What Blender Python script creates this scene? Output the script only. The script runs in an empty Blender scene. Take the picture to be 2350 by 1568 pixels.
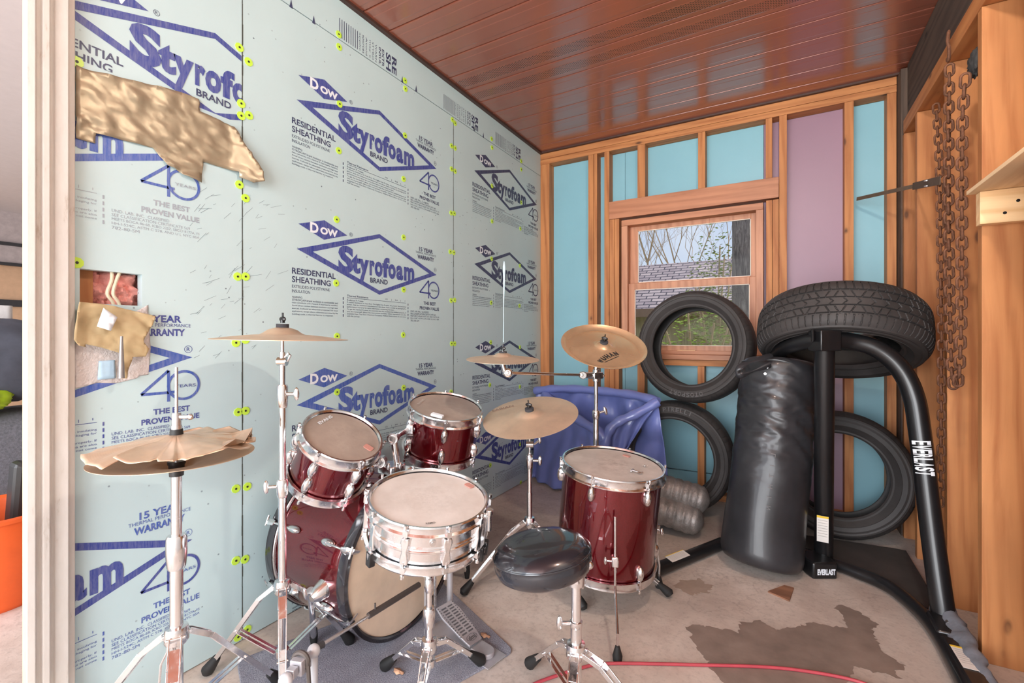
import bpy, bmesh, math, random
from mathutils import Vector as V, Matrix, noise
random.seed(7)
S = bpy.context.scene
COL = S.collection

# ------------------------------------------------------------------ camera, sky, sun, exposure
TH = math.atan(612/1065.5); FPX = 1065.5; CAMH = 1.10
cam = bpy.data.cameras.new('camera'); camo = bpy.data.objects.new('camera', cam); COL.objects.link(camo)
cam.sensor_width = 36; cam.lens = FPX/2350*36; cam.shift_y = -8/2350; cam.clip_start = 0.02; cam.clip_end = 300
camo.location = (0, 0, CAMH); camo.rotation_euler = (math.pi/2, 0, TH); S.camera = camo
S.view_settings.view_transform = 'Standard'; S.view_settings.look = 'None'
S.view_settings.gamma = 1; S.view_settings.exposure = 0.56; S.view_settings.use_curve_mapping = False

W = bpy.data.worlds.new('sky'); S.world = W; W.use_nodes = True
nt = W.node_tree; nt.nodes.clear()
wo = nt.nodes.new('ShaderNodeOutputWorld'); bg = nt.nodes.new('ShaderNodeBackground')
tc = nt.nodes.new('ShaderNodeTexCoord'); sx = nt.nodes.new('ShaderNodeSeparateXYZ'); cr = nt.nodes.new('ShaderNodeValToRGB')
nz = nt.nodes.new('ShaderNodeTexNoise'); mxw = nt.nodes.new('ShaderNodeMix'); mxw.data_type = 'RGBA'
nz.inputs['Scale'].default_value = 2.2; nz.inputs['Detail'].default_value = 6
cr.color_ramp.elements[0].position = 0.0; cr.color_ramp.elements[0].color = (0.86, 0.90, 0.96, 1)
cr.color_ramp.elements[1].position = 0.45; cr.color_ramp.elements[1].color = (0.40, 0.56, 0.86, 1)
cl = nt.nodes.new('ShaderNodeValToRGB'); cl.color_ramp.elements[0].position = .45; cl.color_ramp.elements[1].position = .65
nt.links.new(tc.outputs['Generated'], sx.inputs[0]); nt.links.new(sx.outputs['Z'], cr.inputs[0])
nt.links.new(tc.outputs['Generated'], nz.inputs['Vector']); nt.links.new(nz.outputs['Fac'], cl.inputs[0])
nt.links.new(cl.outputs['Color'], mxw.inputs['Factor']); nt.links.new(cr.outputs[0], mxw.inputs['A'])
mxw.inputs['B'].default_value = (1.0, 1.0, 1.0, 1)
nt.links.new(mxw.outputs['Result'], bg.inputs[0]); nt.links.new(bg.outputs[0], wo.inputs[0])
bg.inputs[1].default_value = 1.9
sun = bpy.data.lights.new('sun', 'SUN'); sun.energy = 4.6; sun.angle = math.radians(1.5); sun.color = (1, .93, .82)
suno = bpy.data.objects.new('sun', sun); COL.objects.link(suno); suno.location = (5, -3, 9)
suno.rotation_euler = V((0.72, 0.22, 0.95)).to_track_quat('Z', 'Y').to_euler()

def door_light(name, x, y, z, w, h, power, rot, col=(.97, .985, 1)):      # daylight entering through an open garage door
    l = bpy.data.lights.new(name, 'AREA'); l.shape = 'RECTANGLE'; l.size = w; l.size_y = h; l.energy = power; l.color = col
    o = bpy.data.objects.new(name, l); COL.objects.link(o); o.location = (x, y, z); o.rotation_euler = rot; return o
door_light('garage_door_daylight', -.55, -2.15, 1.35, 2.3, 2.3, 120, (math.radians(90), 0, math.radians(0)))
door_light('bay_door_daylight', -4.6, -2.15, 1.30, 4.6, 2.3, 60, (math.radians(90), 0, math.radians(0)))

# ------------------------------------------------------------------ where a sight line from the tripod meets the place
FW = V((-math.sin(TH), math.cos(TH), 0)); RT = V((math.cos(TH), math.sin(TH), 0)); CP = V((0, 0, CAMH))
def ray(px, py): return FW + RT*((px-1175)/FPX) + V((0, 0, (776-py)/FPX))
def at(px, py, d): return CP + ray(px, py)*d
def on(px, py, ax, val):
    r = ray(px, py); i = 'xyz'.index(ax); return CP + r*((val-CP[i])/r[i])
def fl(px, py, z=0.0): return on(px, py, 'z', z)
XW, YW, CEIL, XR = -1.689, 3.406, 2.612, 0.597

# ------------------------------------------------------------------ materials
def nodes(name):
    m = bpy.data.materials.new(name); m.use_nodes = True
    t = m.node_tree; b = t.nodes['Principled BSDF']; return m, t, b
def link(t, a, b): t.links.new(a, b)
def tex(t, scale=(1, 1, 1), rot=(0, 0, 0)):
    c = t.nodes.new('ShaderNodeTexCoord'); mp = t.nodes.new('ShaderNodeMapping')
    mp.inputs['Scale'].default_value = scale; mp.inputs['Rotation'].default_value = rot
    link(t, c.outputs['Object'], mp.inputs[0]); return mp.outputs[0]
def nse(t, vec, sc, det=4, rough=.5, dist=0):
    n = t.nodes.new('ShaderNodeTexNoise'); n.inputs['Scale'].default_value = sc; n.inputs['Detail'].default_value = det
    n.inputs['Roughness'].default_value = rough; n.inputs['Distortion'].default_value = dist
    link(t, vec, n.inputs['Vector']); return n.outputs['Fac']
def ramp(t, fac, stops, interp='LINEAR'):
    r = t.nodes.new('ShaderNodeValToRGB'); r.color_ramp.interpolation = interp
    e = r.color_ramp.elements
    while len(e) < len(stops): e.new(0.5)
    for i, (p, c) in enumerate(stops):
        e[i].position = p; e[i].color = (*c, 1) if len(c) == 3 else c
    link(t, fac, r.inputs[0]); return r.outputs[0]
def mixc(t, fac, a, b, mode='MIX'):
    m = t.nodes.new('ShaderNodeMix'); m.data_type = 'RGBA'; m.blend_type = mode
    for s, v in (('Factor', fac), ('A', a), ('B', b)):
        if isinstance(v, (int, float)): m.inputs[s].default_value = v
        elif isinstance(v, tuple): m.inputs[s].default_value = (*v, 1)
        else: link(t, v, m.inputs[s])
    return m.outputs['Result']
def mth(t, op, a, b=0.0):
    m = t.nodes.new('ShaderNodeMath'); m.operation = op
    for i, v in enumerate((a, b)):
        if isinstance(v, (int, float)): m.inputs[i].default_value = v
        else: link(t, v, m.inputs[i])
    return m.outputs[0]
def bump(t, b, h, strength=.3, dist=.01):
    n = t.nodes.new('ShaderNodeBump'); n.inputs['Strength'].default_value = strength; n.inputs['Distance'].default_value = dist
    link(t, h, n.inputs['Height']); link(t, n.outputs[0], b.inputs['Normal'])
def sRGB(r, g, b): return tuple(((c/255)/12.92 if c/255 <= .04045 else ((c/255+.055)/1.055)**2.4) for c in (r, g, b))
MC = {}
def plain(name, col, rough=.5, metal=0., var=.12, sc=18, bmp=0., coat=0., spec=None):
    if name in MC: return MC[name]
    m, t, b = nodes(name); v = tex(t); f = nse(t, v, sc, 5, .6)
    d = tuple(max(0, c*(1-var)) for c in col); l = tuple(min(1, c*(1+var)) for c in col)
    link(t, ramp(t, f, [(.3, d), (.7, l)]), b.inputs['Base Color'])
    b.inputs['Roughness'].default_value = rough; b.inputs['Metallic'].default_value = metal; b.inputs['Coat Weight'].default_value = coat
    b.inputs['Coat Roughness'].default_value = .06
    if spec is not None: b.inputs['Specular IOR Level'].default_value = spec
    if bmp: bump(t, b, nse(t, v, sc*6, 3), bmp, .004)
    MC[name] = m; return m
def chrome_mat(name, col=(.86, .86, .87), rough=.09, dirt=.14):
    m, t, b = nodes(name); v = tex(t); f = nse(t, v, 55, 6, .75)
    link(t, ramp(t, f, [(.35, tuple(c*(1-dirt*.6) for c in col)), (.62, col)]), b.inputs['Base Color'])
    link(t, ramp(t, f, [(.3, (rough+.22,)*3), (.65, (rough,)*3)]), b.inputs['Roughness'])
    b.inputs['Metallic'].default_value = 1; return m
CHROME = chrome_mat('chrome'); CHROME2 = chrome_mat('dull_chrome', (.74, .72, .71), .22, .3)
def wood(name, axis, c1, c2, rough=.62, knots=True):
    m, t, b = nodes(name); s = [14., 14., 14.]; s['xyz'.index(axis)] = .9
    v = tex(t, tuple(s)); f = nse(t, v, 1.6, 6, .62, 1.2)
    w = t.nodes.new('ShaderNodeTexWave'); w.inputs['Scale'].default_value = .8; w.inputs['Distortion'].default_value = 9
    w.inputs['Detail'].default_value = 3; w.bands_direction = 'DIAGONAL'; link(t, v, w.inputs['Vector'])
    g = mth(t, 'ADD', mth(t, 'MULTIPLY', f, .75), mth(t, 'MULTIPLY', w.outputs['Fac'], .25))
    col = ramp(t, g, [(.25, c2), (.55, c1), (.8, tuple(min(1, c*1.12) for c in c1))])
    if knots:
        ks = [11., 11., 11.]; ks['xyz'.index(axis)] = 4.6
        kv = tex(t, tuple(ks)); vo = t.nodes.new('ShaderNodeTexVoronoi'); vo.inputs['Scale'].default_value = 1.0
        link(t, kv, vo.inputs['Vector'])
        km = ramp(t, nse(t, tex(t, (1, 1, 1)), 4.5, 2), [(.50, (0, 0, 0)), (.56, (1, 1, 1))])
        col = mixc(t, mixc(t, 1.0, km, ramp(t, vo.outputs['Distance'], [(.07, (.95,)*3), (.11, (.5,)*3), (.15, (.14,)*3), (.26, (0, 0, 0))]), 'MULTIPLY'), col, tuple(c*.22 for c in c2))
    st = nse(t, tex(t, (2, 2, 2)), 1.3, 4)
    col = mixc(t, ramp(t, st, [(.42, (0, 0, 0)), (.75, (.35,)*3)]), col, tuple(c*.6 for c in c2))
    link(t, col, b.inputs['Base Color']); b.inputs['Roughness'].default_value = rough
    bump(t, b, g, .25, .002); return m
PINE1, PINE2 = sRGB(192, 128, 76), sRGB(164, 98, 52)
WZ = wood('pine_upright', 'z', PINE1, PINE2); WX = wood('pine_lengthwise', 'x', PINE1, PINE2); WY = wood('pine_along_wall', 'y', PINE1, PINE2)
WZL = wood('pale_pine', 'z', sRGB(184, 124, 74), sRGB(160, 98, 52)); PLY = wood('pale_plywood', 'y', sRGB(232, 200, 158), sRGB(214, 176, 132), knots=False)
WDARK = wood('weathered_dark_wood', 'z', sRGB(92, 74, 62), sRGB(58, 46, 40), .8)
WIN = wood('window_pine', 'z', sRGB(196, 138, 104), sRGB(172, 112, 80), .5, False)
WINX = wood('window_pine_flat', 'x', sRGB(190, 128, 92), sRGB(166, 104, 70), .5, False)

def foam(name, col, specks=True):
    m, t, b = nodes(name); v = tex(t)
    f = nse(t, v, 1.4, 5, .55)
    c = ramp(t, f, [(.3, tuple(x*.93 for x in col)), (.7, tuple(min(1, x*1.05) for x in col))])
    if specks:
        vo = t.nodes.new('ShaderNodeTexVoronoi'); vo.inputs['Scale'].default_value = 26; link(t, v, vo.inputs['Vector'])
        n2 = nse(t, v, 5, 3)
        k = mth(t, 'MULTIPLY', ramp(t, vo.outputs['Distance'], [(.05, (1, 1, 1)), (.10, (0, 0, 0))]), ramp(t, n2, [(.5, (0, 0, 0)), (.6, (1, 1, 1))]))
        c = mixc(t, k, c, (.12, .16, .2))
        sc = nse(t, tex(t, (5, 26, 7), (.5, 0, 0)), 3, 5, .7, 2)
        c = mixc(t, mth(t, 'MULTIPLY', ramp(t, sc, [(.70, (0, 0, 0)), (.74, (.5,)*3)]), 1.0), c, tuple(x*.7 for x in col))
    link(t, c, b.inputs['Base Color']); b.inputs['Roughness'].default_value = .42
    bump(t, b, nse(t, v, 3.5, 3), .15, .01); return m
FOAM = foam('blue_foam_board', sRGB(190, 213, 216)); FOAMT = foam('turquoise_foam_board', sRGB(132, 182, 196), False)
FOAMP = foam('purple_foam_board', sRGB(152, 120, 138), False)
def ink(name, col, wear=.5):
    m, t, b = nodes(name); v = tex(t, (1, 60, 8)); f = nse(t, v, 3, 5, .7)
    link(t, ramp(t, f, [(.35, col), (.72, tuple(c+(.62-c)*wear for c in col))]), b.inputs['Base Color']); b.inputs['Roughness'].default_value = .45; return m
INKB = ink('blue_ink', sRGB(38, 58, 142), .22); INKD = ink('navy_ink', sRGB(30, 44, 88), .15); INKW = plain('white_print', sRGB(228, 234, 240), .5, var=.03)
INKM = ink('mid_blue_ink', sRGB(48, 84, 168), .25); INKG = ink('faded_ink', sRGB(150, 160, 172), .3)

def concrete():
    m, t, b = nodes('stained_concrete'); v = tex(t)
    f1 = nse(t, v, 1.1, 8, .62, .4); f2 = nse(t, v, 9, 6, .7); f3 = nse(t, v, 70, 3, .6)
    c = ramp(t, f1, [(.3, sRGB(164, 150, 140)), (.5, sRGB(200, 187, 176)), (.68, sRGB(220, 210, 201))])
    c = mixc(t, ramp(t, f2, [(.45, (0, 0, 0)), (.7, (.45,)*3)]), c, sRGB(166, 148, 136))
    c = mixc(t, ramp(t, f3, [(.5, (0, 0, 0)), (.72, (.3,)*3)]), c, sRGB(120, 108, 100))
    vo = t.nodes.new('ShaderNodeTexVoronoi'); vo.feature = 'DISTANCE_TO_EDGE'; vo.inputs['Scale'].default_value = .45
    d = t.nodes.new('ShaderNodeVectorMath'); d.operation = 'ADD'
    nn = t.nodes.new('ShaderNodeTexNoise'); nn.inputs['Scale'].default_value = 4; nn.inputs['Detail'].default_value = 5; link(t, v, nn.inputs['Vector'])
    link(t, v, d.inputs[0]); link(t, nn.outputs['Color'], d.inputs[1]); link(t, d.outputs[0], vo.inputs['Vector'])
    c = mixc(t, ramp(t, vo.outputs['Distance'], [(0.0, (.28,)*3), (.004, (0, 0, 0))]), c, sRGB(120, 106, 98))
    link(t, c, b.inputs['Base Color']); b.inputs['Roughness'].default_value = .62
    bump(t, b, mth(t, 'ADD', f2, mth(t, 'MULTIPLY', f3, .5)), .2, .004); return m
CONC = concrete()
STAIN = plain('oil_stain', sRGB(132, 116, 106), .5, var=.22, sc=9)
def soffit(name, perf):
    m, t, b = nodes(name); v = tex(t); f = nse(t, v, 2.0, 4)
    base = sRGB(166, 96, 74)
    c = ramp(t, f, [(.3, tuple(x*.85 for x in base)), (.7, base)])
    b.inputs['Roughness'].default_value = .3; b.inputs['Metallic'].default_value = .25; b.inputs['Coat Weight'].default_value = 1; b.inputs['Coat Roughness'].default_value = .16; b.inputs['Coat IOR'].default_value = 1.6
    if perf:
        s = t.nodes.new('ShaderNodeSeparateXYZ'); link(t, v, s.inputs[0])
        px = mth(t, 'COSINE', mth(t, 'MULTIPLY', s.outputs['X'], math.pi/.0105)); py = mth(t, 'COSINE', mth(t, 'MULTIPLY', s.outputs['Y'], math.pi/.0062))
        h = ramp(t, mth(t, 'MULTIPLY', px, py), [(.30, (0, 0, 0)), (.42, (1, 1, 1))])
        c = mixc(t, h, c, (.02, .012, .01))
        rr = ramp(t, h, [(0, (.3,)*3), (1, (.9,)*3)]); link(t, rr, b.inputs['Roughness'])
        bump(t, b, mth(t, 'SUBTRACT', 1.0, h), .6, .002)
    else: bump(t, b, nse(t, v, 2.5, 2), .10, .02)
    link(t, c, b.inputs['Base Color']); return m
SOF = soffit('brown_metal_soffit', False); SOFP = soffit('perforated_brown_soffit', True)
TRIM = plain('white_vinyl_trim', sRGB(220, 212, 204), .45, var=.06, sc=5, bmp=.05)
def dirty_trim():
    m, t, b = nodes('dirty_white_trim'); v = tex(t, (3, 3, .8)); f = nse(t, v, 9, 7, .7)
    c = ramp(t, f, [(.28, sRGB(176, 164, 150)), (.40, sRGB(208, 203, 196)), (.7, sRGB(218, 214, 208))])
    link(t, c, b.inputs['Base Color']); b.inputs['Roughness'].default_value = .5; return m
TRIMD = dirty_trim()
def candy():
    m, t, b = nodes('burgundy_drum_wrap'); v = tex(t); f = nse(t, v, 900, 2)
    link(t, ramp(t, f, [(.4, (.10, .002, .007)), (.7, (.30, .008, .016))]), b.inputs['Base Color'])
    b.inputs['Metallic'].default_value = .8; b.inputs['Roughness'].default_value = .22
    b.inputs['Coat Weight'].default_value = 1; b.inputs['Coat Roughness'].default_value = .03; b.inputs['Coat IOR'].default_value = 1.6; return m
CANDY = candy()
def head(name, c1, c2, sm=.6, rings=True):
    m, t, b = nodes(name); v = tex(t)
    g = t.nodes.new('ShaderNodeTexGradient'); g.gradient_type = 'SPHERICAL'; gc = t.nodes.new('ShaderNodeTexCoord'); gp = t.nodes.new('ShaderNodeMapping')
    gp.inputs['Scale'].default_value = (2.4, 2.4, 0); gp.inputs['Location'].default_value = (-1.2, -1.2, 0); link(t, gc.outputs['Generated'], gp.inputs[0]); link(t, gp.outputs[0], g.inputs[0])
    f = nse(t, v, 30, 8, .75); k = mth(t, 'MULTIPLY', g.outputs['Fac'], ramp(t, f, [(.45, (0, 0, 0)), (.75, (sm,)*3)]))
    c = ramp(t, nse(t, v, 7, 6, .6), [(.3, c2), (.7, c1)]); c = mixc(t, k, c, (.22, .17, .14))
    link(t, c, b.inputs['Base Color']); b.inputs['Roughness'].default_value = .42; return m
HEADS = head('snare_head', sRGB(222, 216, 210), sRGB(198, 189, 181), .45); HEADT = head('dusty_tom_head', sRGB(176, 162, 150), sRGB(146, 132, 122), .7)
HEADF = head('floor_tom_head', sRGB(206, 198, 190), sRGB(176, 166, 158), .9); HEADK = plain('batter_head', sRGB(232, 208, 182), .3, var=.16, sc=5, coat=.4)
def bronze(name, c, r=.33):
    m, t, b = nodes(name); v = tex(t)
    w = t.nodes.new('ShaderNodeTexWave'); w.wave_type = 'RINGS'; w.rings_direction = 'Z'; w.inputs['Scale'].default_value = 70
    w.inputs['Distortion'].default_value = .6; link(t, v, w.inputs['Vector'])
    f = nse(t, v, 7, 6, .6)
    link(t, ramp(t, f, [(.3, tuple(x*.78 for x in c)), (.65, c)]), b.inputs['Base Color'])
    b.inputs['Metallic'].default_value = .72; b.inputs['Roughness'].default_value = r; bump(t, b, w.outputs['Fac'], .05, .001); return m
BRZ = bronze('worn_bronze', sRGB(240, 212, 184), .42); BRZD = bronze('dull_bronze', sRGB(224, 196, 168), .5); BRZW = bronze('bright_bronze', sRGB(244, 212, 170), .27)
RUB = plain('black_rubber', (.012, .012, .012), .6, var=.3); TIRE = plain('dusty_tyre_rubber', (.034, .030, .029), .62, var=.3, sc=6, bmp=.2)
BLKP = plain('black_painted_steel', (.008, .008, .009), .36, var=.3, sc=5, coat=.25); GREYM = plain('silver_cast_metal', (.52, .51, .54), .42, .5, var=.1)
VINYL = plain('black_vinyl_seat', (.013, .014, .019), .26, var=.5, sc=5, coat=.8, bmp=.05); BAG = plain('black_bag_canvas', (.022, .022, .025), .42, var=.4, sc=4, bmp=.15, coat=.15)
POOL = plain('blue_pool_vinyl', sRGB(112, 124, 186), .3, var=.12, sc=3, coat=.4); POOLD = plain('grey_blue_vinyl', sRGB(92, 96, 150), .38, var=.12, sc=3)
RUST = plain('rusty_iron', sRGB(104, 68, 48), .7, .35, var=.45, sc=60, bmp=.4); DUCT = plain('crumpled_foil', (.26, .24, .23), .5, .5, var=.35, sc=18, bmp=.6)
TAPE = plain('brown_duct_tape', sRGB(164, 150, 126), .38, .35, var=.12, sc=7, bmp=.12); CARD = plain('brown_kraft_flap', sRGB(188, 166, 126), .6, var=.16, sc=8)
FOIL = plain('wrinkled_grey_foil_tape', sRGB(214, 208, 206), .45, .25, var=.1, sc=30, bmp=.5)
def mat_carpet():
    m, t, b = nodes('grey_carpet'); v = tex(t); f = nse(t, v, 260, 3, .8); g = nse(t, v, 14, 4)
    c = ramp(t, f, [(.35, sRGB(112, 114, 128)), (.65, sRGB(188, 190, 202))]); c = mixc(t, ramp(t, g, [(.4, (0, 0, 0)), (.7, (.4,)*3)]), c, sRGB(120, 120, 132))
    link(t, c, b.inputs['Base Color']); b.inputs['Roughness'].default_value = .95; bump(t, b, f, .8, .006); return m
CARPET = mat_carpet()
LIME = plain('lime_plastic_cap', sRGB(200, 240, 80), .35, var=.06); BLK = plain('nail_head_black', (.02, .02, .02), .5)

# ------------------------------------------------------------------ mesh builder
def frame(c, n, x=None):
    n = V(n).normalized(); x = V(x) if x is not None else (V((1, 0, 0)) if abs(n.x) < .9 else V((0, 1, 0)))
    x = (x - n*x.dot(n)).normalized(); y = n.cross(x)
    return Matrix(((x.x, y.x, n.x, c[0]), (x.y, y.y, n.y, c[1]), (x.z, y.z, n.z, c[2]), (0, 0, 0, 1)))
class MB:
    def __init__(s, M=None): s.v = []; s.f = []; s.mi = []; s.M = M or Matrix.Identity(4); s.cur = 0
    def add(s, vs, fs, mi=None):
        o = len(s.v); s.v += [s.M @ V(p) for p in vs]; s.f += [tuple(i+o for i in f) for f in fs]; s.mi += [s.cur if mi is None else mi]*len(fs); return s
    def box(s, a, b):
        x0, y0, z0 = a; x1, y1, z1 = b
        x0, x1 = min(x0, x1), max(x0, x1); y0, y1 = min(y0, y1), max(y0, y1); z0, z1 = min(z0, z1), max(z0, z1)
        return s.add([(x0, y0, z0), (x1, y0, z0), (x1, y1, z0), (x0, y1, z0), (x0, y0, z1), (x1, y0, z1), (x1, y1, z1), (x0, y1, z1)],
                     [(0, 3, 2, 1), (4, 5, 6, 7), (0, 1, 5, 4), (1, 2, 6, 5), (2, 3, 7, 6), (3, 0, 4, 7)])
    def obox(s, M, hx, hy, hz):
        old = s.M; s.M = s.M @ M; s.box((-hx, -hy, -hz), (hx, hy, hz)); s.M = old; return s
    def bar(s, p, q, w, h, up=(0, 0, 1)):
        p, q = V(p), V(q); d = q-p; u = V(up)
        if abs(d.normalized().dot(u)) > .97: u = V((1, 0, 0))
        return s.obox(frame((p+q)/2, d, u), h/2, w/2, d.length/2)
    def tube(s, path, r, n=12, cap=True, closed=False, flat=1.0):
        P = [V(p) for p in path]; m = len(P); R = r if isinstance(r, (list, tuple)) else [r]*m
        T = []
        for i in range(m):
            a = P[i-1] if (i > 0 or closed) else P[i]; b = P[(i+1) % m] if (i < m-1 or closed) else P[i]
            T.append((b-a).normalized())
        u = T[0].orthogonal().normalized(); vs = []; fs = []
        for i in range(m):
            u = (u - T[i]*u.dot(T[i])).normalized(); w = T[i].cross(u)
            for k in range(n):
                a = 2*math.pi*k/n; vs.append(P[i] + u*(math.cos(a)*R[i]) + w*(math.sin(a)*R[i]*flat))
        for i in range(m if closed else m-1):
            j = (i+1) % m
            for k in range(n): fs.append((i*n+k, i*n+(k+1) % n, j*n+(k+1) % n, j*n+k))
        if cap and not closed: fs += [tuple(range(n))[::-1], tuple((m-1)*n+k for k in range(n))]
        return s.add(vs, fs)
    def cyl(s, p, q, r, r2=None, n=20): return s.tube([p, q], [r, r if r2 is None else r2], n)
    def lathe(s, prof, M=None, n=48, a0=0, a1=2*math.pi):
        full = abs(a1-a0-2*math.pi) < 1e-6; m = len(prof); vs = []; fs = []; K = n if full else n+1
        for k in range(K):
            a = a0+(a1-a0)*k/n
            for r, z in prof: vs.append((r*math.cos(a), r*math.sin(a), z))
        for k in range(n):
            j = (k+1) % K
            for i in range(m-1): fs.append((k*m+i, j*m+i, j*m+i+1, k*m+i+1))
        old = s.M
        if M is not None: s.M = s.M @ M
        s.add(vs, fs); s.M = old; return s
    def sph(s, c, r, n=14, M=None):
        rx, ry, rz = r if isinstance(r, tuple) else (r, r, r); vs = []; fs = []
        for i in range(n+1):
            p = math.pi*i/n
            for k in range(n*2): a = math.pi*k/n; vs.append((rx*math.sin(p)*math.cos(a), ry*math.sin(p)*math.sin(a), rz*math.cos(p)))
        for i in range(n):
            for k in range(n*2): fs.append((i*n*2+k, (i+1)*n*2+k, (i+1)*n*2+(k+1) % (n*2), i*n*2+(k+1) % (n*2)))
        old = s.M; s.M = s.M @ (M if M is not None else Matrix.Translation(V(c)))
        s.add(vs, fs); s.M = old; return s
    def prism(s, poly, h0, h1):      # polygon in local xy, extruded along z
        n = len(poly); vs = [(x, y, h0) for x, y in poly]+[(x, y, h1) for x, y in poly]
        return s.add(vs, [tuple(range(n))[::-1], tuple(range(n, 2*n))]+[(i, (i+1) % n, n+(i+1) % n, n+i) for i in range(n)])
    def build(s, name, mats, parent=None, smooth=True, bevel=0, origin=None, ang=38, seg=2):
        me = bpy.data.meshes.new(name)
        if parent is not None: o0 = V(parent.matrix_world_loc) if hasattr(parent, 'matrix_world_loc') else ORG[parent.name]
        elif origin is not None: o0 = V(origin)
        else:
            xs = [p.x for p in s.v]; ys = [p.y for p in s.v]; zs = [p.z for p in s.v]; o0 = V(((min(xs)+max(xs))/2, (min(ys)+max(ys))/2, min(zs)))
        me.from_pydata([p-o0 for p in s.v], [], s.f)
        mats = mats if isinstance(mats, (list, tuple)) else [mats]
        for m in mats: me.materials.append(m)
        me.polygons.foreach_set('material_index', [min(i, len(mats)-1) for i in s.mi])
        if smooth: me.shade_smooth(); me.set_sharp_from_angle(angle=math.radians(ang))
        me.update()
        o = bpy.data.objects.new(name, me); COL.objects.link(o)
        if parent is None: o.location = o0
        else: o.parent = parent
        ORG[o.name] = o0
        if bevel:
            b = o.modifiers.new('bevel', 'BEVEL'); b.width = bevel; b.segments = seg; b.limit_method = 'ANGLE'; b.angle_limit = math.radians(40)
        return o
ORG = {}
def thing(name, label, cat, loc, group=None):
    o = bpy.data.objects.new(name, None); COL.objects.link(o); o.location = loc; o.empty_display_size = .05; ORG[o.name] = V(loc)
    return tag(o, label, cat, group)
def tag(o, label=None, cat=None, group=None, kind=None):
    if label: o['label'] = label
    if cat: o['category'] = cat
    if group: o['group'] = group
    if kind: o['kind'] = kind
    return o
def struct(o, label=None): o['kind'] = 'structure'; 
def st(o, label):
    o['kind'] = 'structure'; o['label'] = label; o['category'] = 'room'; return o
def smoothpath(P, n=8):
    P = [V(p) for p in P]; out = []
    for i in range(len(P)-1):
        a = P[max(i-1, 0)]; b = P[i]; c = P[i+1]; d = P[min(i+2, len(P)-1)]
        for k in range(n):
            t = k/n; out.append(.5*((2*b)+(-a+c)*t+(2*a-5*b+4*c-d)*t*t+(-a+3*b-3*c+d)*t**3))
    return out+[P[-1]]
def lin(a, b, t): return V(a)*(1-t)+V(b)*t

# ------------------------------------------------------------------ lettering
TX = {}
def txt2d(string, offset=0.0):
    k = (string, offset)
    if k in TX: return TX[k]
    cu = bpy.data.curves.new('lettering', 'FONT'); cu.body = string; cu.size = 1; cu.offset = offset; cu.resolution_u = 3; cu.fill_mode = 'FRONT'
    ob = bpy.data.objects.new('lettering', cu); COL.objects.link(ob)
    bpy.context.view_layer.update()
    me = bpy.data.meshes.new_from_object(ob.evaluated_get(bpy.context.evaluated_depsgraph_get()))
    vs = [(v.co.x, v.co.y) for v in me.vertices]; fs = [tuple(p.vertices) for p in me.polygons]
    bpy.data.objects.remove(ob); bpy.data.curves.remove(cu); bpy.data.meshes.remove(me)
    TX[k] = (vs, fs); return TX[k]
def put(mb, string, x0, x1, y0, y1, mi=0, off=0.0, z=0.0, shear=0, keep=False):
    vs, fs = txt2d(string, off)
    if not vs: return
    ax = min(v[0] for v in vs); bx = max(v[0] for v in vs); ay = min(v[1] for v in vs); by = max(v[1] for v in vs)
    sx_ = (x1-x0)/(bx-ax); sy_ = (y1-y0)/(by-ay)
    mb.add([(x0+(v[0]-ax)*sx_+shear*((v[1]-ay)*sy_), y0+(v[1]-ay)*sy_, z) for v in vs], fs, mi)
def ring2d(mb, cx, cy, r0, r1, mi=0, z=0, n=28, ys=1.0):
    vs = []; fs = []
    for k in range(n):
        a = 2*math.pi*k/n; vs += [(cx+r0*math.cos(a), cy+r0*math.sin(a)*ys, z), (cx+r1*math.cos(a), cy+r1*math.sin(a)*ys, z)]
    for k in range(n): j = (k+1) % n; fs.append((2*k, 2*k+1, 2*j+1, 2*j))
    mb.add(vs, fs, mi)
def stroke(mb, P, w, mi=0, z=0, closed=False):
    n = len(P)
    for i in range(n if closed else n-1):
        a = V(P[i]); b = V(P[(i+1) % n]); d = (b-a).normalized(); t = V((-d.y, d.x))*w/2
        mb.add([(*(a-t), z), (*(b-t), z), (*(b+t), z), (*(a+t), z)], [(0, 1, 2, 3)], mi)

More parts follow.
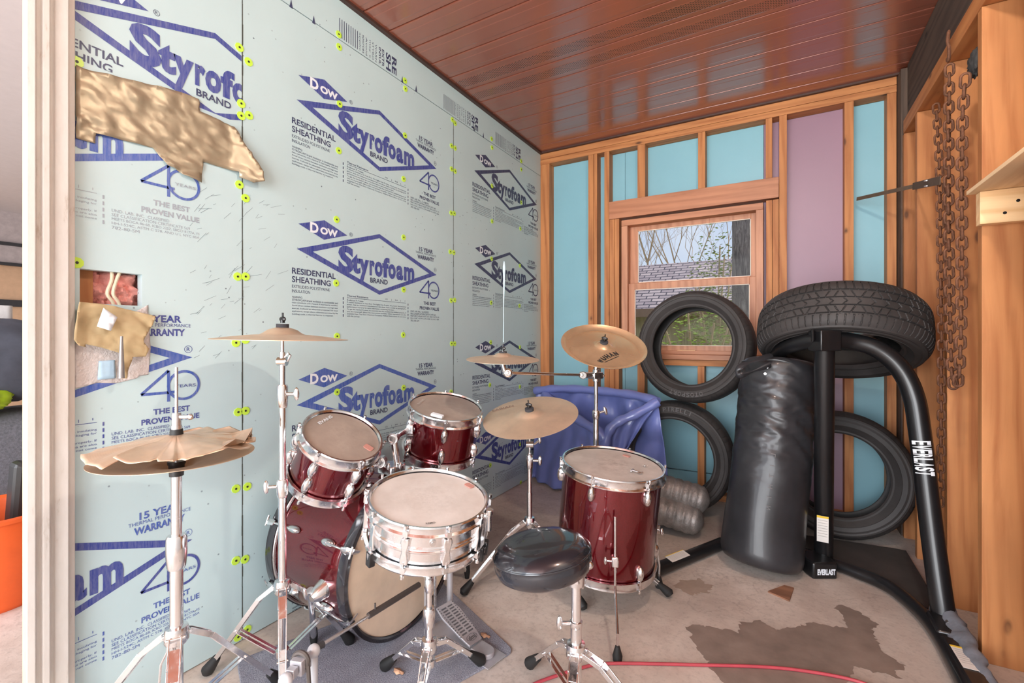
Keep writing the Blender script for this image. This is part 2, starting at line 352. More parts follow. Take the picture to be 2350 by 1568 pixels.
def print_sheet(big):
    """one repeat of the sheet's print, origin at the middle of the large diamond; 0 big ink, 1 dark ink, 2 white"""
    m = MB(); e = .0006
    m.add([(-.447+.008, .105, 0), (-.317, .062, 0), (-.193, .104, 0), (-.315, .146, 0)], [(0, 1, 2, 3)], 0)
    put(m, 'D', -.385, -.345, .081, .125, 2, .04, e); put(m, 'OW', -.336, -.246, .084, .115, 2, .05, e)
    ring2d(m, -.172, .112, .0075, .009, 1); put(m, 'R', -.176, -.168, .1075, .1165, 1)
    O = [(-.447, .002), (.002, -.148), (.437, .0), (.002, .148)]; I = [(-.372, .002), (.002, -.128), (.372, .0), (.002, .128)]
    m.add([(*p, 0) for p in O]+[(*p, 0) for p in I], [(0, 1, 5, 4), (1, 2, 6, 5), (2, 3, 7, 6), (3, 0, 4, 7)], 0)
    L = [('S', -.243, -.158, -.066, .056, .05), ('t', -.168, -.118, -.062, .030, .05), ('y', -.126, -.066, -.098, .010, .05), ('r', -.062, -.030, -.060, .012, .05),
         ('o', -.030, .022, -.062, .013, .045), ('f', .020, .068, -.060, .040, .05), ('o', .060, .112, -.062, .013, .045), ('a', .116, .166, -.062, .013, .045), ('m', .172, .250, -.060, .013, .045)]
    for ch, a, b, c, d, o in L: put(m, ch, a, b, c, d, 0, o, e)
    put(m, 'BRAND', -.058, .056, -.094, -.070, 1, .02, e)
    put(m, 'RESIDENTIAL', -.468, -.257, -.101, -.076, 1, .02); put(m, 'SHEATHING', -.468, -.283, -.135, -.110, 1, .02)
    put(m, 'EXTRUDED POLYSTYRENE', -.468, -.288, -.157, -.145, 1, 0); put(m, 'INSULATION', -.468, -.385, -.176, -.164, 1, 0)
    P1 = ['WARNING:', 'STYROFOAM brand insulation is combustible and', 'may constitute a fire hazard if improperly installed.', 'Avoid direct contact between insulation and high heat',
          'sources. It should be adequately protected. For most', 'applications, except where otherwise permitted by the', 'building code, a thermal barrier is required.']
    for i, s_ in enumerate(P1): put(m, s_, -.468, -.42 if i == 0 else (-.245 if i < 6 else -.27), -.198-i*.0115, -.190-i*.0115, 1, 0)
    for i in range(5): m.add([(-.218, -.176-i*.019, 0), (-.218, -.188-i*.019, 0), (-.214, -.188-i*.019, 0), (-.214, -.176-i*.019, 0)], [(0, 1, 2, 3)], 1)
    put(m, 'Thermal Resistance', -.195, -.07, -.172, -.163, 1, .01); stroke(m, [(-.195, -.177), (.188, -.177)], .0016, 1)
    put(m, '1/2      |     3/4     |      1', .04, .18, -.172, -.163, 1, .01)
    P2 = ['R-value at 75 F mean', 'R means resistance to heat flow. The higher the R-value, the greater the insulating', 'power. Ask for insulation manufacturer\'s fact sheet. Refer to label on packaging for', 'performance warranty for more information concerning this item.',
          'To get the marked R-value, it is essential that this insulation be installed properly. If', 'you do it yourself, follow the instructions carefully. Other instructions are also', 'available from The Dow Chemical Company, Midland. Instructions do not come', 'with this package.']
    for i, s_ in enumerate(P2): put(m, s_, -.195, {0: -.10, 3: .10, 7: -.12}.get(i, .188), -.191-i*.0105, -.183-i*.0105, 1, 0)
    for i in range(5): m.add([(.201, -.178-i*.018, 0), (.201, -.189-i*.018, 0), (.205, -.189-i*.018, 0), (.205, -.178-i*.018, 0)], [(0, 1, 2, 3)], 1)
    put(m, '15 YEAR', .290, .405, .113, .136, 1, .03); put(m, 'THERMAL PERFORMANCE', .262, .432, .099, .110, 1, 0); put(m, 'WARRANTY', .276, .415, .070, .093, 1, .04)
    ring2d(m, .425, .027, .0105, .012, 1); put(m, 'R', .420, .430, .021, .033, 1, .01)
    stroke(m, [(.368, -.139), (.368, -.040), (.294, -.110), (.385, -.110)], .0085, 0)
    ring2d(m, .412, -.090, .041, .049, 0, e, 36); put(m, 'YEARS', .385, .447, -.097, -.087, 1, 0, 2*e)
    put(m, 'THE BEST', .326, .430, -.176, -.158, 1, .03); put(m, 'PROVEN VALUE', .295, .459, -.204, -.186, 1, .03)
    P3 = ['UND. LAB. INC.  CLASSIFIED', 'SEE CLASSIFICATION CERTIFICATE 569', 'MEETS BOCA 86-68, ICBO 2257, SBCCI 8177A, FS', 'HH-I-524C, ASTM C 578, AND U L NYC BSA', '782-80-SM']
    for i, s_ in enumerate(P3): put(m, s_, .222, [.37, .43, .459, .459, .29][i], -.221-i*.0125, -.212-i*.0125, 1, 0)
    return m
SHEETP = print_sheet(True)
def place_print(uc, zc, parent, crop=None, mats=None, drop=None):
    m = MB(); e = .0007
    vs = [V((p.x, p.y, p.z)) for p in SHEETP.v]
    bm = bmesh.new(); bv = [bm.verts.new((XW+e+p.z, uc+p.x, zc+p.y)) for p in vs]
    for f, k in zip(SHEETP.f, SHEETP.mi):
        try: fa = bm.faces.new([bv[i] for i in f]); fa.material_index = k
        except ValueError: pass
    if crop:
        for (co, no) in crop: bmesh.ops.bisect_plane(bm, geom=bm.verts[:]+bm.edges[:]+bm.faces[:], plane_co=co, plane_no=no, clear_outer=True)
    o0 = ORG[parent.name]; bmesh.ops.translate(bm, verts=bm.verts, vec=-o0)
    me = bpy.data.meshes.new('printed_lettering'); bm.to_mesh(me); bm.free()
    for mm in (mats or (INKB, INKD, INKW)): me.materials.append(mm)
    o = bpy.data.objects.new('printed_lettering', me); COL.objects.link(o); o.parent = parent; ORG[o.name] = o0
    o['label'] = 'blue and navy printed lettering'; return o

# ------------------------------------------------------------------ floor
m = MB(); m.box((-9, -2.2, -.12), (.9, 3.62, 0)); floor = st(m.build('floor', CONC, smooth=False), 'stained grey concrete garage floor')
def flat_poly(pts, z0, z1, jag=0, sub=1):
    P = [V((p[0], p[1], 0)) for p in pts]; out = []
    for i in range(len(P)):
        a, b = P[i], P[(i+1) % len(P)]; n = max(1, int((b-a).length/.008)) if jag else 1
        for k in range(n):
            q = lin(a, b, k/n)
            if jag: q += V((noise.noise(q*22), noise.noise(q*22+V((5, 5, 5))), 0))*jag+V((noise.noise(q*75), noise.noise(q*75+V((5, 5, 5))), 0))*jag*.9
            out.append((q.x, q.y))
    mb = MB(); mb.prism(out, z0, z1); return mb
sp = [(1575, 1438), (1600, 1434), (1650, 1442), (1700, 1455), (1697, 1428), (1745, 1423), (1780, 1448), (1830, 1440), (1870, 1430), (1940, 1442), (1935, 1420), (1915, 1397), (1932, 1388), (1980, 1412), (2020, 1436), (1995, 1447),
      (2030, 1500), (2082, 1532), (2050, 1542), (2068, 1556), (2020, 1545), (1960, 1530), (1930, 1590), (1700, 1610), (1640, 1545), (1600, 1490)]
flat_poly([fl(*p) for p in sp], .0002, .0009, .014).build('floor_stain', STAIN, floor, smooth=False)['label'] = 'dark oily damp patch on concrete'
sp = [(1560, 1335), (1600, 1330), (1640, 1345), (1625, 1362), (1580, 1365), (1545, 1352)]
flat_poly([fl(*p) for p in sp], .0002, .0007, .02).build('floor_stain', plain('pale_brown_stain', sRGB(158, 140, 126), .6, var=.1), floor, smooth=False)
# ------------------------------------------------------------------ left wall of foam sheets
m = MB(); m.box((XW-.16, .463, 0), (XW-.14, YW+.1, CEIL)).box((XW-.14, .463, 0), (XW-.05, .495, CEIL))
for y in (1.0, 1.4, 1.8, 2.2, 2.6, 3.0): m.box((XW-.14, y-.02, 0), (XW-.03, y+.02, CEIL))
wl = st(m.build('wall_left', plain('wall_sheathing', sRGB(170, 140, 110), .8), smooth=False), 'left wall clad in pale blue printed foam sheets')
def sheet(y0, y1, z0, z1, hole=None, name='foam_sheet', lab=None):
    mb = MB()
    if hole:
        a, b, c, d = hole
        mb.box((XW-.03, y0, z0), (XW, y1, c)).box((XW-.03, y0, d), (XW, y1, z1)).box((XW-.03, y0, c), (XW, a, d)).box((XW-.03, b, c), (XW, y1, d))
    else: mb.box((XW-.03, y0, z0), (XW, y1, z1))
    o = mb.build(name, FOAM, wl, smooth=False); o['label'] = lab; return o
s1 = sheet(.463, .9725, .004, CEIL, (.522, .668, 1.198, 1.294), lab='pale blue foam sheet with a square hole beside the door trim')
s2 = sheet(.9765, 2.233, .004, 2.422, lab='pale blue foam sheet, the widest one, three logos visible')
s3 = sheet(2.237, YW+.09, .004, 2.422, lab='pale blue foam sheet next to the corner')
s4 = sheet(.9765, YW+.09, 2.426, CEIL, lab='narrow foam strip under the ceiling')
m = MB()
for a, b, c, d in ((.9725, .9765, .004, CEIL), (2.233, 2.237, .004, 2.422)): m.box((XW-.028, a, c), (XW-.012, b, d))
m.box((XW-.028, .9765, 2.422), (XW-.012, YW, 2.426)); m.build('joint_gap', plain('dark_gap', (.02, .025, .02), .9), wl, smooth=False)
m = MB()   # trace lines of the joints, slightly ragged dark edges
for (P, Q) in (((.9745, .01), (.9745, CEIL)), ((2.235, .01), (2.235, 2.42))):
    for k in range(70):
        z = P[1]+(Q[1]-P[1])*k/70; w = .0012+.0014*random.random(); y = P[0]+random.uniform(-.0006, .0006)
        m.add([(XW+.0004, y-w, z), (XW+.0004, y+w, z), (XW+.0004, y+w, z+(Q[1]-P[1])/70), (XW+.0004, y-w, z+(Q[1]-P[1])/70)], [(0, 1, 2, 3)])
m.build('joint_line', plain('dark_olive_seam', (.05, .055, .045), .8), wl, smooth=False)
Y = V((0, 1, 0)); Z = V((0, 0, 1))
place_print(.878, 2.006, s1, [(V((0, .971, 0)), Y), (V((0, .512, 0)), -Y), (V((0, 0, 1.875)), -Z)])
place_print(.371, 1.690, s1, [(V((0, .512, 0)), -Y), (V((0, 0, 1.755)), Z), (V((0, .97, 0)), Y)], (INKM, INKG, INKW))
place_print(.371, 1.036, s1, [(V((0, .512, 0)), -Y), (V((0, 0, 1.197)), Z)], (INKM, INKB, INKW))
place_print(.371, .431, s1, [(V((0, .512, 0)), -Y)], (INKB, INKM, INKW))
for z in (2.062, 1.459, .826, .21): place_print(1.640, z, s2, mats=(INKB, INKD, INKW) if z > 1 else (INKM, INKD, INKW))
for z in (2.171, 1.573, .935, .33): place_print(2.903, z, s3, [(V((0, YW-.003, 0)), Y)], mats=(INKD, INKD, INKW) if z > .6 else (INKB, INKD, INKW))
# strip lettering, turned ninety degrees, clipped by the lower edge
for uc in (1.62, 2.36, 2.93):
    m = MB()
    m.M = Matrix(((0, 0, 1, XW+.0007), (0, 1, 0, uc), (-1, 0, 0, 2.52), (0, 0, 0, 1)))   # local x runs down the wall, local y along it
    rows = [('RE', .165, .198, .03), ('SH', .125, .158, .03), ('EXTR', .098, .112, .02), ('INSUL', .078, .092, .02), ('WARN', .055, .064, .0), ('STYRO', .035, .044, .0), ('may c', .015, .024, .0), ('Avoid', -.005, .004, .0), ('sources', -.025, -.016, .0), ('applic', -.045, -.036, .0)]
    for s_, a, b, o in rows: put(m, s_, .0, .085, a-.06, b-.06, 1, o)
    for k in range(9): stroke(m, [(-.0, -.115-k*.0125), (.085, -.115-k*.0125)], .0035, 1)
    m.build('printed_lettering', [INKB, INKD, INKW], s4, smooth=False)
m = MB()
for px, py in ((668, 8), (720, 45), (923, 182), (955, 203), (1088, 294), (1109, 310)):
    p = on(px, py, 'x', XW); m.add([(XW+.0007, p.y-.008, p.z-.018), (XW+.0007, p.y+.008, p.z-.018), (XW+.0007, p.y, p.z+.018)], [(0, 1, 2)])
m.build('triangle_mark', INKD, s4, smooth=False)
caps = [(176, 142), (176, 603), (549, 109), (570, 142), (553, 238), (553, 266), (571, 265), (549, 424), (563, 455), (545, 635), (563, 635), (541, 787), (563, 780), (546, 946), (563, 943), (541, 1122), (567, 1117), (541, 1287), (562, 1284), (546, 1462), (567, 1445),
        (777, 79), (778, 108), (779, 239), (777, 346), (772, 504), (771, 650), (773, 772), (773, 900), (929, 185), (930, 204), (929, 311), (926, 411), (926, 545), (926, 665), (925, 769), (926, 890),
        (1038, 275), (1044, 283), (1036, 335), (1044, 340), (1036, 388), (1044, 393), (1035, 489), (1042, 490), (1033, 578), (1041, 580), (1035, 690), (1043, 689), (1036, 789), (1043, 789), (1035, 900),
        (1128, 319), (1129, 339), (1129, 427), (1129, 508), (1128, 594), (1127, 695), (1126, 786), (1124, 884), (1125, 1068), (1196, 370), (1196, 389), (1196, 465), (1194, 525), (1193, 610), (1192, 702), (1193, 797), (1193, 888), (1193, 1020), (934, 112), (1128, 263), (1195, 1108)]
cap0 = None
for i, (px, py) in enumerate(caps):
    p = on(px, py, 'x', XW)
    par = s4 if p.z > 2.424 and p.y > .98 else (s1 if p.y < .9745 else (s2 if p.y < 2.235 else s3))
    if cap0 is None:
        m = MB(frame((p.x, p.y, p.z), (1, 0, 0), (0, 1, 0))); pts = [(.0155*math.cos(a)*(1.0 if k % 2 else .94), .0155*math.sin(a)*(1.0 if k % 2 else .94)) for k, a in ((k, 2*math.pi*k/18) for k in range(18))]
        m.prism(pts, 0, .0022); m.cur = 1; m.prism([(.0038*math.cos(k*.785), .0038*math.sin(k*.785)) for k in range(8)], .002, .0034)
        cap0 = m.build('nail_cap', [LIME, BLK], par, smooth=False); cap0['label'] = 'lime green plastic nail cap'; cappos = V(p); 
    else:
        c = cap0.copy(); COL.objects.link(c); c.parent = par; c.location = V(p)-cappos; ORG[c.name] = ORG[par.name]
        c.rotation_euler = (0, 0, 0); c['label'] = 'lime green plastic nail cap'
        c.matrix_parent_inverse = Matrix.Translation(ORG[cap0.parent.name]-ORG[par.name])
# scuffs and the brown smear on the middle logo
m = MB()
for k in range(70):
    y = random.uniform(.80, 1.12); z = random.uniform(1.02, 1.62); a = random.uniform(.2, 1.1); l = random.uniform(.01, .05); w = .0005
    d = V((math.cos(a), math.sin(a))); n_ = V((-d.y, d.x))*w
    m.add([(XW+.0006, y-n_.x, z-n_.y), (XW+.0006, y+n_.x, z+n_.y), (XW+.0006, y+n_.x+d.x*l, z+n_.y+d.y*l), (XW+.0006, y-n_.x+d.x*l, z-n_.y+d.y*l)], [(0, 1, 2, 3)])
m.build('scuff_mark', plain('grey_scuff', sRGB(120, 140, 150), .6), s2, smooth=False)

# hole in the first sheet: stud, insulation and cables behind
m = MB(); m.box((XW-.13, .506, 1.15), (XW-.035, .562, 1.35)); m.build('exposed_stud', WZL, wl, smooth=False)
m = MB(); n = 26
vs = []; fs = []
for i in range(n+1):
    for k in range(n+1):
        y = .55+.14*i/n; z = 1.17+.15*k/n; e = math.sin(math.pi*i/n)*math.sin(math.pi*k/n)
        vs.append((XW-.062+.04*e+.022*noise.noise(V((y*40, z*40, 1)))+.012*noise.noise(V((y*90, z*90, 4))), y, z))
for i in range(n):
    for k in range(n): a = i*(n+1)+k; fs.append((a, a+n+1, a+n+2, a+1))
m.add(vs, fs); o = m.build('pink_insulation', plain('pink_fibreglass', sRGB(236, 160, 150), .9, var=.25, sc=30, bmp=.5), wl); o['label'] = 'pink fibreglass batt'
for dy in (0, .014):
    m = MB(); m.tube(smoothpath([(XW-.02, .600+dy*1.8, 1.31), (XW-.008, .596+dy*.8, 1.27), (XW-.006, .585+dy, 1.23), (XW-.012, .60+dy, 1.205), (XW-.03, .615+dy, 1.17)]), .0045, 8)
    m.build('cable', plain('cream_cable_sheath', sRGB(226, 214, 188), .5), wl)
# taped and torn pieces on the wall
def wallsheet(px, lift, amp, freq, thick, mat, name, label, cat, cuts=.012, seed=0, parent=None, curl=None):
    P = [on(x, y, 'x', XW) for x, y in px]; bm = bmesh.new()
    f = bm.faces.new([bm.verts.new((p.y, p.z, 0)) for p in P]); f.normal_update()
    ys = [p.y for p in P]; zs = [p.z for p in P]
    for ax, lo, hi in ((0, min(ys), max(ys)), (1, min(zs), max(zs))):
        k = lo+cuts
        while k < hi:
            co = V((0, 0, 0)); co[ax] = k; no = V((0, 0, 0)); no[ax] = 1
            bmesh.ops.bisect_plane(bm, geom=bm.verts[:]+bm.edges[:]+bm.faces[:], plane_co=co, plane_no=no); k += cuts
    bmesh.ops.triangulate(bm, faces=bm.faces[:]); bm.verts.ensure_lookup_table(); bm.normal_update()
    mb = MB(); top = []
    for v in bm.verts:
        q = V((v.co.x*freq[0], v.co.y*freq[1], seed)); h = abs(noise.noise(q))*amp+abs(noise.noise(q*2.3))*amp*.5
        if curl: h += curl(v.co.x, v.co.y)
        top.append((XW+lift+h, v.co.x, v.co.y))
    flip = sum((f.normal.z for f in bm.faces)) < 0
    fs = [tuple(v.index for v in (f.verts if not flip else reversed(f.verts))) for f in bm.faces]; bm.free()
    mb.add(top, fs); o = mb.build(name, mat, parent, ang=70)
    s = o.modifiers.new('thickness', 'SOLIDIFY'); s.thickness = thick; s.offset = -1
    return tag(o, label, cat) if cat else o
tp = [(172, 150), (190, 158), (215, 165), (330, 192), (400, 208), (455, 228), (457, 256), (535, 292), (560, 340), (592, 398), (592, 420), (572, 422), (545, 408), (543, 396), (465, 372), (460, 420), (418, 402), (400, 388), (382, 380), (350, 340), (310, 330), (262, 318), (217, 308), (217, 330), (172, 318)]
wallsheet(tp, .002, .013, (13, 42), .0012, TAPE, 'tape_patch', 'wide crumpled strip of brown duct tape across the upper left foam sheet', 'tape', seed=3,
          curl=lambda y, z: .03*max(0, (y-.93)/.1))
fp = [(170, 790), (339, 700), (345, 800), (340, 860), (316, 864), (314, 868), (265, 880), (222, 879), (170, 893)]
wallsheet(fp, .0012, .003, (60, 60), .0008, FOIL, 'foil_tape_patch', 'wrinkled pale grey foil tape square below the hole in the wall', 'tape', cuts=.006, seed=9)
wallsheet([(225, 829), (262, 826), (264, 868), (222, 872)], .0058, 0, (1, 1), .0008, plain('pale_blue_scrap', sRGB(178, 208, 228), .5), 'foam_scrap', 'small pale blue printed scrap stuck on the grey foil tape', 'scrap')
kp = [(171, 694), (220, 698), (250, 703), (347, 726), (340, 748), (319, 784), (332, 800), (326, 818), (296, 819), (287, 843), (283, 868), (271, 868), (273, 812), (222, 797), (187, 790), (187, 796), (170, 793), (158, 780), (160, 743)]
flap = wallsheet(kp, .012, .012, (14, 18), .0015, CARD, 'torn_flap', 'torn brown tape flap hanging under the hole, a pale patch in its middle', 'tape', cuts=.007, seed=5,
          curl=lambda y, z: .03*max(0, (.53-y)/.06)+.01)
wallsheet([(221, 708), (253, 729), (238, 760), (206, 750)], .048, 0, (1, 1), .0008, INKW, 'pale_patch', None, None, parent=flap)
m = MB(); m.cyl(on(278, 868, 'x', XW+.045), on(279, 772, 'x', XW+.045), .0085, .0035, 12); m.build('rolled_edge', plain('grey_tape_roll', (.35, .33, .32), .3, .5), flap)
# a thin pale blade of tape high on the third sheet and the ruler-like strip above the small cymbal
# ------------------------------------------------------------------ door trim at the left wall's end
m = MB(); prof = [(XW+.001, .507), (XW+.018, .507), (XW+.020, .492), (XW+.034, .489), (XW+.034, .462), (XW+.030, .459), (XW+.030, .452), (XW+.046, .449), (XW+.046, .436), (XW+.040, .432), (XW+.040, .424), (XW+.054, .420), (XW+.054, .403), (XW+.008, .419), (XW-.02, .440), (XW-.02, .452), (XW+.001, .456)]
m.prism([(a, b) for a, b in prof], 0.0, CEIL); o = m.build('trim_1', TRIMD, smooth=False, bevel=.002); st(o, 'dirty white stepped vinyl door trim at the left')
m = MB(); m.box((XW-.17, .450, 0), (XW-.021, .462, CEIL)); st(m.build('trim_2', plain('tan_jamb_edge', sRGB(200, 178, 150), .6), smooth=False), 'tan jamb face behind the white trim')

# ------------------------------------------------------------------ brown soffit ceiling
m = MB(); pitch = .1595; y = 1.523-pitch*24; segs = []
while y < YW+.2:
    y1 = y+pitch; per = abs(y-2.164) < .07 or abs(y-2.326) < .07
    P = [(y+.001, CEIL+.010), (y+.004, CEIL+.001), (y+.010, CEIL), (y+.045, CEIL), (y+.050, CEIL-.0007), (y1-.036, CEIL-.0007), (y1-.030, CEIL), (y1-.006, CEIL), (y1-.001, CEIL+.004), (y1+.001, CEIL+.010)]
    for i in range(len(P)-1):
        (a, za), (b, zb) = P[i], P[i+1]
        m.add([(XW-.005, a, za), (XW-.005, b, zb), (XR+.2, b, zb), (XR+.2, a, za)], [(0, 1, 2, 3)], 1 if (per and i == 4) else 0)
    y = y1
m.cur = 0; m.box((XW-.2, -2.3, CEIL+.012), (XR+.35, YW+.25, CEIL+.06))
ceil = st(m.build('ceiling', [SOF, SOFP], smooth=False), 'glossy brown metal soffit ceiling with two perforated strips')
m = MB(); m.box((XW, .41, CEIL-.014), (XW+.022, YW, CEIL+.004)).box((XW, YW-.02, CEIL-.012), (XR, YW+.02, CEIL+.004))
m.build('edge_channel', plain('dark_brown_channel', sRGB(70, 46, 40), .5), ceil, smooth=False)

# ------------------------------------------------------------------ unseen bulb added under the soffit to brighten the left wall
lm = thing('added_bulb', 'added bare warm bulb, out of view under the brown soffit', 'lamp', (.22, .95, CEIL-.14))
m = MB(); m.cyl((.22, .95, CEIL-.05), (.22, .95, CEIL-.001), .035, .055, 24); m.build('socket', plain('porcelain', (.7, .7, .68), .4), lm)
BM, bt_, bb_ = nodes('added_bulb_glow'); bb_.inputs['Emission Color'].default_value = (1, .90, .76, 1); bb_.inputs['Emission Strength'].default_value = 430
m = MB(); m.sph((.22, .95, CEIL-.09), .045, 12); m.build('bulb', BM, lm)

# ------------------------------------------------------------------ back wall
m = MB()
WB = YW+.115
for a, b in (((XW-.15, WB, -.1), (-1.005, WB+.03, CEIL)), ((-1.005, WB, 1.965), (-.095, WB+.03, CEIL)), ((-1.005, WB, -.1), (-.095, WB+.03, .96)), ((-.095, WB, -.1), (.9, WB+.03, CEIL))): m.box(a, b)
wb = st(m.build('wall_back', plain('outer_siding', sRGB(196, 190, 178), .7), smooth=False), 'back wall of bare pine studs over turquoise and purple foam board')
def member(name, x0, x1, z0, z1, mat, y0=YW, y1=YW+.089, par=None, lab=None):
    mb = MB(); mb.box((x0, y0, z0), (x1, y1, z1)); o = mb.build(name, mat, par or wb, smooth=False, bevel=.0015)
    if lab: o['label'] = lab
    return o
member('top_plate', XW, .587, 2.555, 2.600, WX); member('top_plate', XW, .587, 2.513, 2.553, WX)
member('bottom_plate', XW, .587, 0, .040, WX)
zt = 2.512
for a, b, z0, z1 in ((XW+.001, -1.609, .04, zt), (-1.277, -1.234, .04, zt), (-1.231, -1.206, .04, zt), (-1.148, -1.110, .04, zt), (-.897, -.842, 2.127, zt), (-.481, -.435, 2.127, zt), (-.073, -.036, 2.127, zt), (.003, .045, .04, zt), (.342, .387, .04, zt), (.543, .586, .04, zt),
                     (-1.108, -1.070, .04, 1.993), (-1.068, -1.034, .04, 1.993), (-.070, -.036, .04, 1.985), (-.034, .001, .04, 1.985), (-.484, -.440, .04, .905), (-.897, -.845, .04, .905)):
    member('stud', a, b, z0, z1, WZ)
member('window_header', -1.109, .001, 1.995, 2.126, WINX, YW-.004, YW+.08)
member('rough_sill', -1.034, -.071, .907, .948, WX, YW-.002)
for nm, a, b, z0, z1, mt, lb in (('foam_sheet', XW, -1.014, .0, zt, FOAMT, 'turquoise foam board left of the window'), ('foam_sheet', -1.012, -.087, 1.974, zt, FOAMT, 'turquoise foam board above the window'),
                                 ('foam_sheet', -1.012, -.087, .157, .949, FOAMT, 'turquoise foam board below the window'), ('foam_sheet', -1.012, -.087, 0, .150, FOAMT, 'lowest turquoise foam strip'),
                                 ('foam_sheet', -.085, .36, 0, zt, FOAMP, 'purple foam board'), ('foam_sheet', .362, .60, 0, zt, FOAMT, 'turquoise foam board at the right end')):
    member(nm, a, b, z0, z1, mt, YW+.088, YW+.112, lab=lb)

# window
win = st(thing('window_1', 'x', 'room', (-.55, YW+.03, .95)), 'pine framed double hung window in the back wall')
def wm(name, boxes, mat, par=win, bevel=.002):
    mb = MB()
    for a, b in boxes: mb.box(a, b)
    return mb.build(name, mat, par, smooth=False, bevel=bevel)
y0, y1 = YW-.012, YW+.105
wm('window_frame', [((-1.013, y0, .986), (-.967, y1, 1.929)), ((-.128, y0, .986), (-.086, y1, 1.929))], WIN)
wm('window_frame', [((-1.013, y0, 1.930), (-.086, y1, 1.973)), ((-1.013, y0-.02, .950), (-.086, y1, .985)), ((-.966, y0+.01, .986), (-.129, y1, 1.012))], WINX)
GL, gt_, gb = nodes('window_glass'); gb.inputs['Transmission Weight'].default_value = 1; gb.inputs['Roughness'].default_value = 0; gb.inputs['IOR'].default_value = 1.0; gb.inputs['Base Color'].default_value = (.80, .83, .84, 1)
gm = gt_.nodes.new('ShaderNodeMixShader'); tr = gt_.nodes.new('ShaderNodeBsdfTransparent'); tr.inputs[0].default_value = (.56, .57, .58, 1); gs = gt_.nodes.new('ShaderNodeBsdfGlossy'); gs.inputs['Roughness'].default_value = .02
fr = gt_.nodes.new('ShaderNodeFresnel'); fr.inputs[0].default_value = 1.45
link(gt_, mth(gt_, 'MULTIPLY', fr.outputs[0], .08), gm.inputs[0]); link(gt_, tr.outputs[0], gm.inputs[1]); link(gt_, gs.outputs[0], gm.inputs[2]); link(gt_, gm.outputs[0], gt_.nodes['Material Output'].inputs[0])
def sash(z0, z1, yy, gx0, gx1, gz0, gz1, lb):
    s = wm('sash', [((-.967, yy, z0), (gx0, yy+.034, z1)), ((gx1, yy, z0), (-.128, yy+.034, z1)), ((gx0, yy, z0), (gx1, yy+.034, gz0)), ((gx0, yy, gz1), (gx1, yy+.034, z1))], WIN)
    s['label'] = lb
    mb = MB(); mb.box((gx0-.002, yy+.012, gz0-.002), (gx1+.002, yy+.018, gz1+.002)); g = mb.build('glass_pane', GL, s, smooth=False)
    mb = MB(); w = .004
    for a, b in (((gx0, gz0), (gx1, gz0+w)), ((gx0, gz1-w), (gx1, gz1)), ((gx0, gz0), (gx0+w, gz1)), ((gx1-w, gz0), (gx1, gz1))): mb.box((a[0], yy+.003, a[1]), (b[0], yy+.012, b[1]))
    mb.build('glazing_bead', plain('cream_bead', sRGB(238, 222, 206), .5), s, smooth=False)
sash(1.475, 1.930, YW+.058, -.909, -.160, 1.512, 1.896, 'upper sash'); sash(1.000, 1.503, YW+.018, -.922, -.166, 1.045, 1.457, 'lower sash')
mb = MB(); mb.box((-.62, YW+.008, 1.006), (-.50, YW+.018, 1.018)); mb.build('sash_latch', plain('brass_tan', sRGB(190, 150, 110), .4, .3), win, smooth=False, bevel=.002)

# ------------------------------------------------------------------ right wall of studs
m = MB(); m.box((XR+.142, 1.36, -.1), (XR+.165, YW+.2, 2.62)); m.cur = 1; m.box((XR+.10, -2.2, -.1), (XR+.165, 1.36, 2.62))  # grey stretch is unseen, its colour made up to cut orange bounce
wr = st(m.build('wall_right', [wood('boards_behind_studs', 'y', sRGB(176, 116, 66), sRGB(130, 82, 44), .75, False), plain('unseen_grey_wall', sRGB(176, 172, 168), .8)], smooth=False), 'right wall of bare pine studs')
for i, y in enumerate((3.287, 3.010, 2.535, 2.161, 1.78, 1.38)):
    mb = MB(); mb.box((XR+.001, y, .0), (XR+.141, y+.038, 2.225)); mb.build('stud', WZ if i != 3 else WZL, wr, smooth=False, bevel=.0015)
mb = MB(); mb.box((XR, 1.38, 2.227), (XR+.141, 3.30, 2.300)); mb.build('top_plate', WY, wr, smooth=False, bevel=.002)
mb = MB(); mb.box((.59, YW-.085, 0), (XR+.10, YW+.1, 2.60)); mb.build('corner_post', WDARK, wr, smooth=False, bevel=.003)['label'] = 'weathered dark post in the corner'
mb = MB(); mb.box((XR+.02, 1.38, 2.302), (XR+.141, 3.31, 2.608)); mb.build('fascia_board', wood('dark_fascia', 'y', sRGB(78, 62, 52), sRGB(48, 38, 34), .8), wr, smooth=False)['label'] = 'dark fascia board above the studs'

# ------------------------------------------------------------------ what lies beyond the door opening: the other bay
m = MB(); m.box((-8.2, -2.3, 2.60), (XW-.2, 4.2, 2.66)); o = m.build('ceiling', plain('pale_plaster_ceiling', sRGB(214, 204, 204), .8, var=.03), smooth=False); o.name = 'ceiling_bay'; st(o, 'pale ceiling of the neighbouring bay')
m = MB(); m.box((-8.2, -2.3, 0), (-8.05, 4.2, 2.60)); m.cur = 1
m.box((-8.05, -2.2, 1.98), (-7.95, 4.1, 2.60)); m.cur = 2
for z in (1.96, 2.20): m.box((-7.95, -2.2, z), (-7.90, 4.1, z+.035))
for z in (1.48,): m.box((-8.05, -2.2, z), (-8.0, 4.1, z+.08))
st(m.build('wall_far', [plain('tan_door_panels', sRGB(206, 168, 136), .6, var=.06), plain('grey_header', sRGB(176, 164, 164), .6), plain('black_rail', (.03, .03, .035), .5)], smooth=False), 'far wall of the neighbouring bay with tan door panels')
m = MB(); m.box((-8.2, 4.1, 0), (XW-.16, 4.2, 2.6)); st(m.build('wall_bay', plain('bay_plaster', sRGB(210, 200, 192), .8), smooth=False), 'plaster wall of the neighbouring bay')
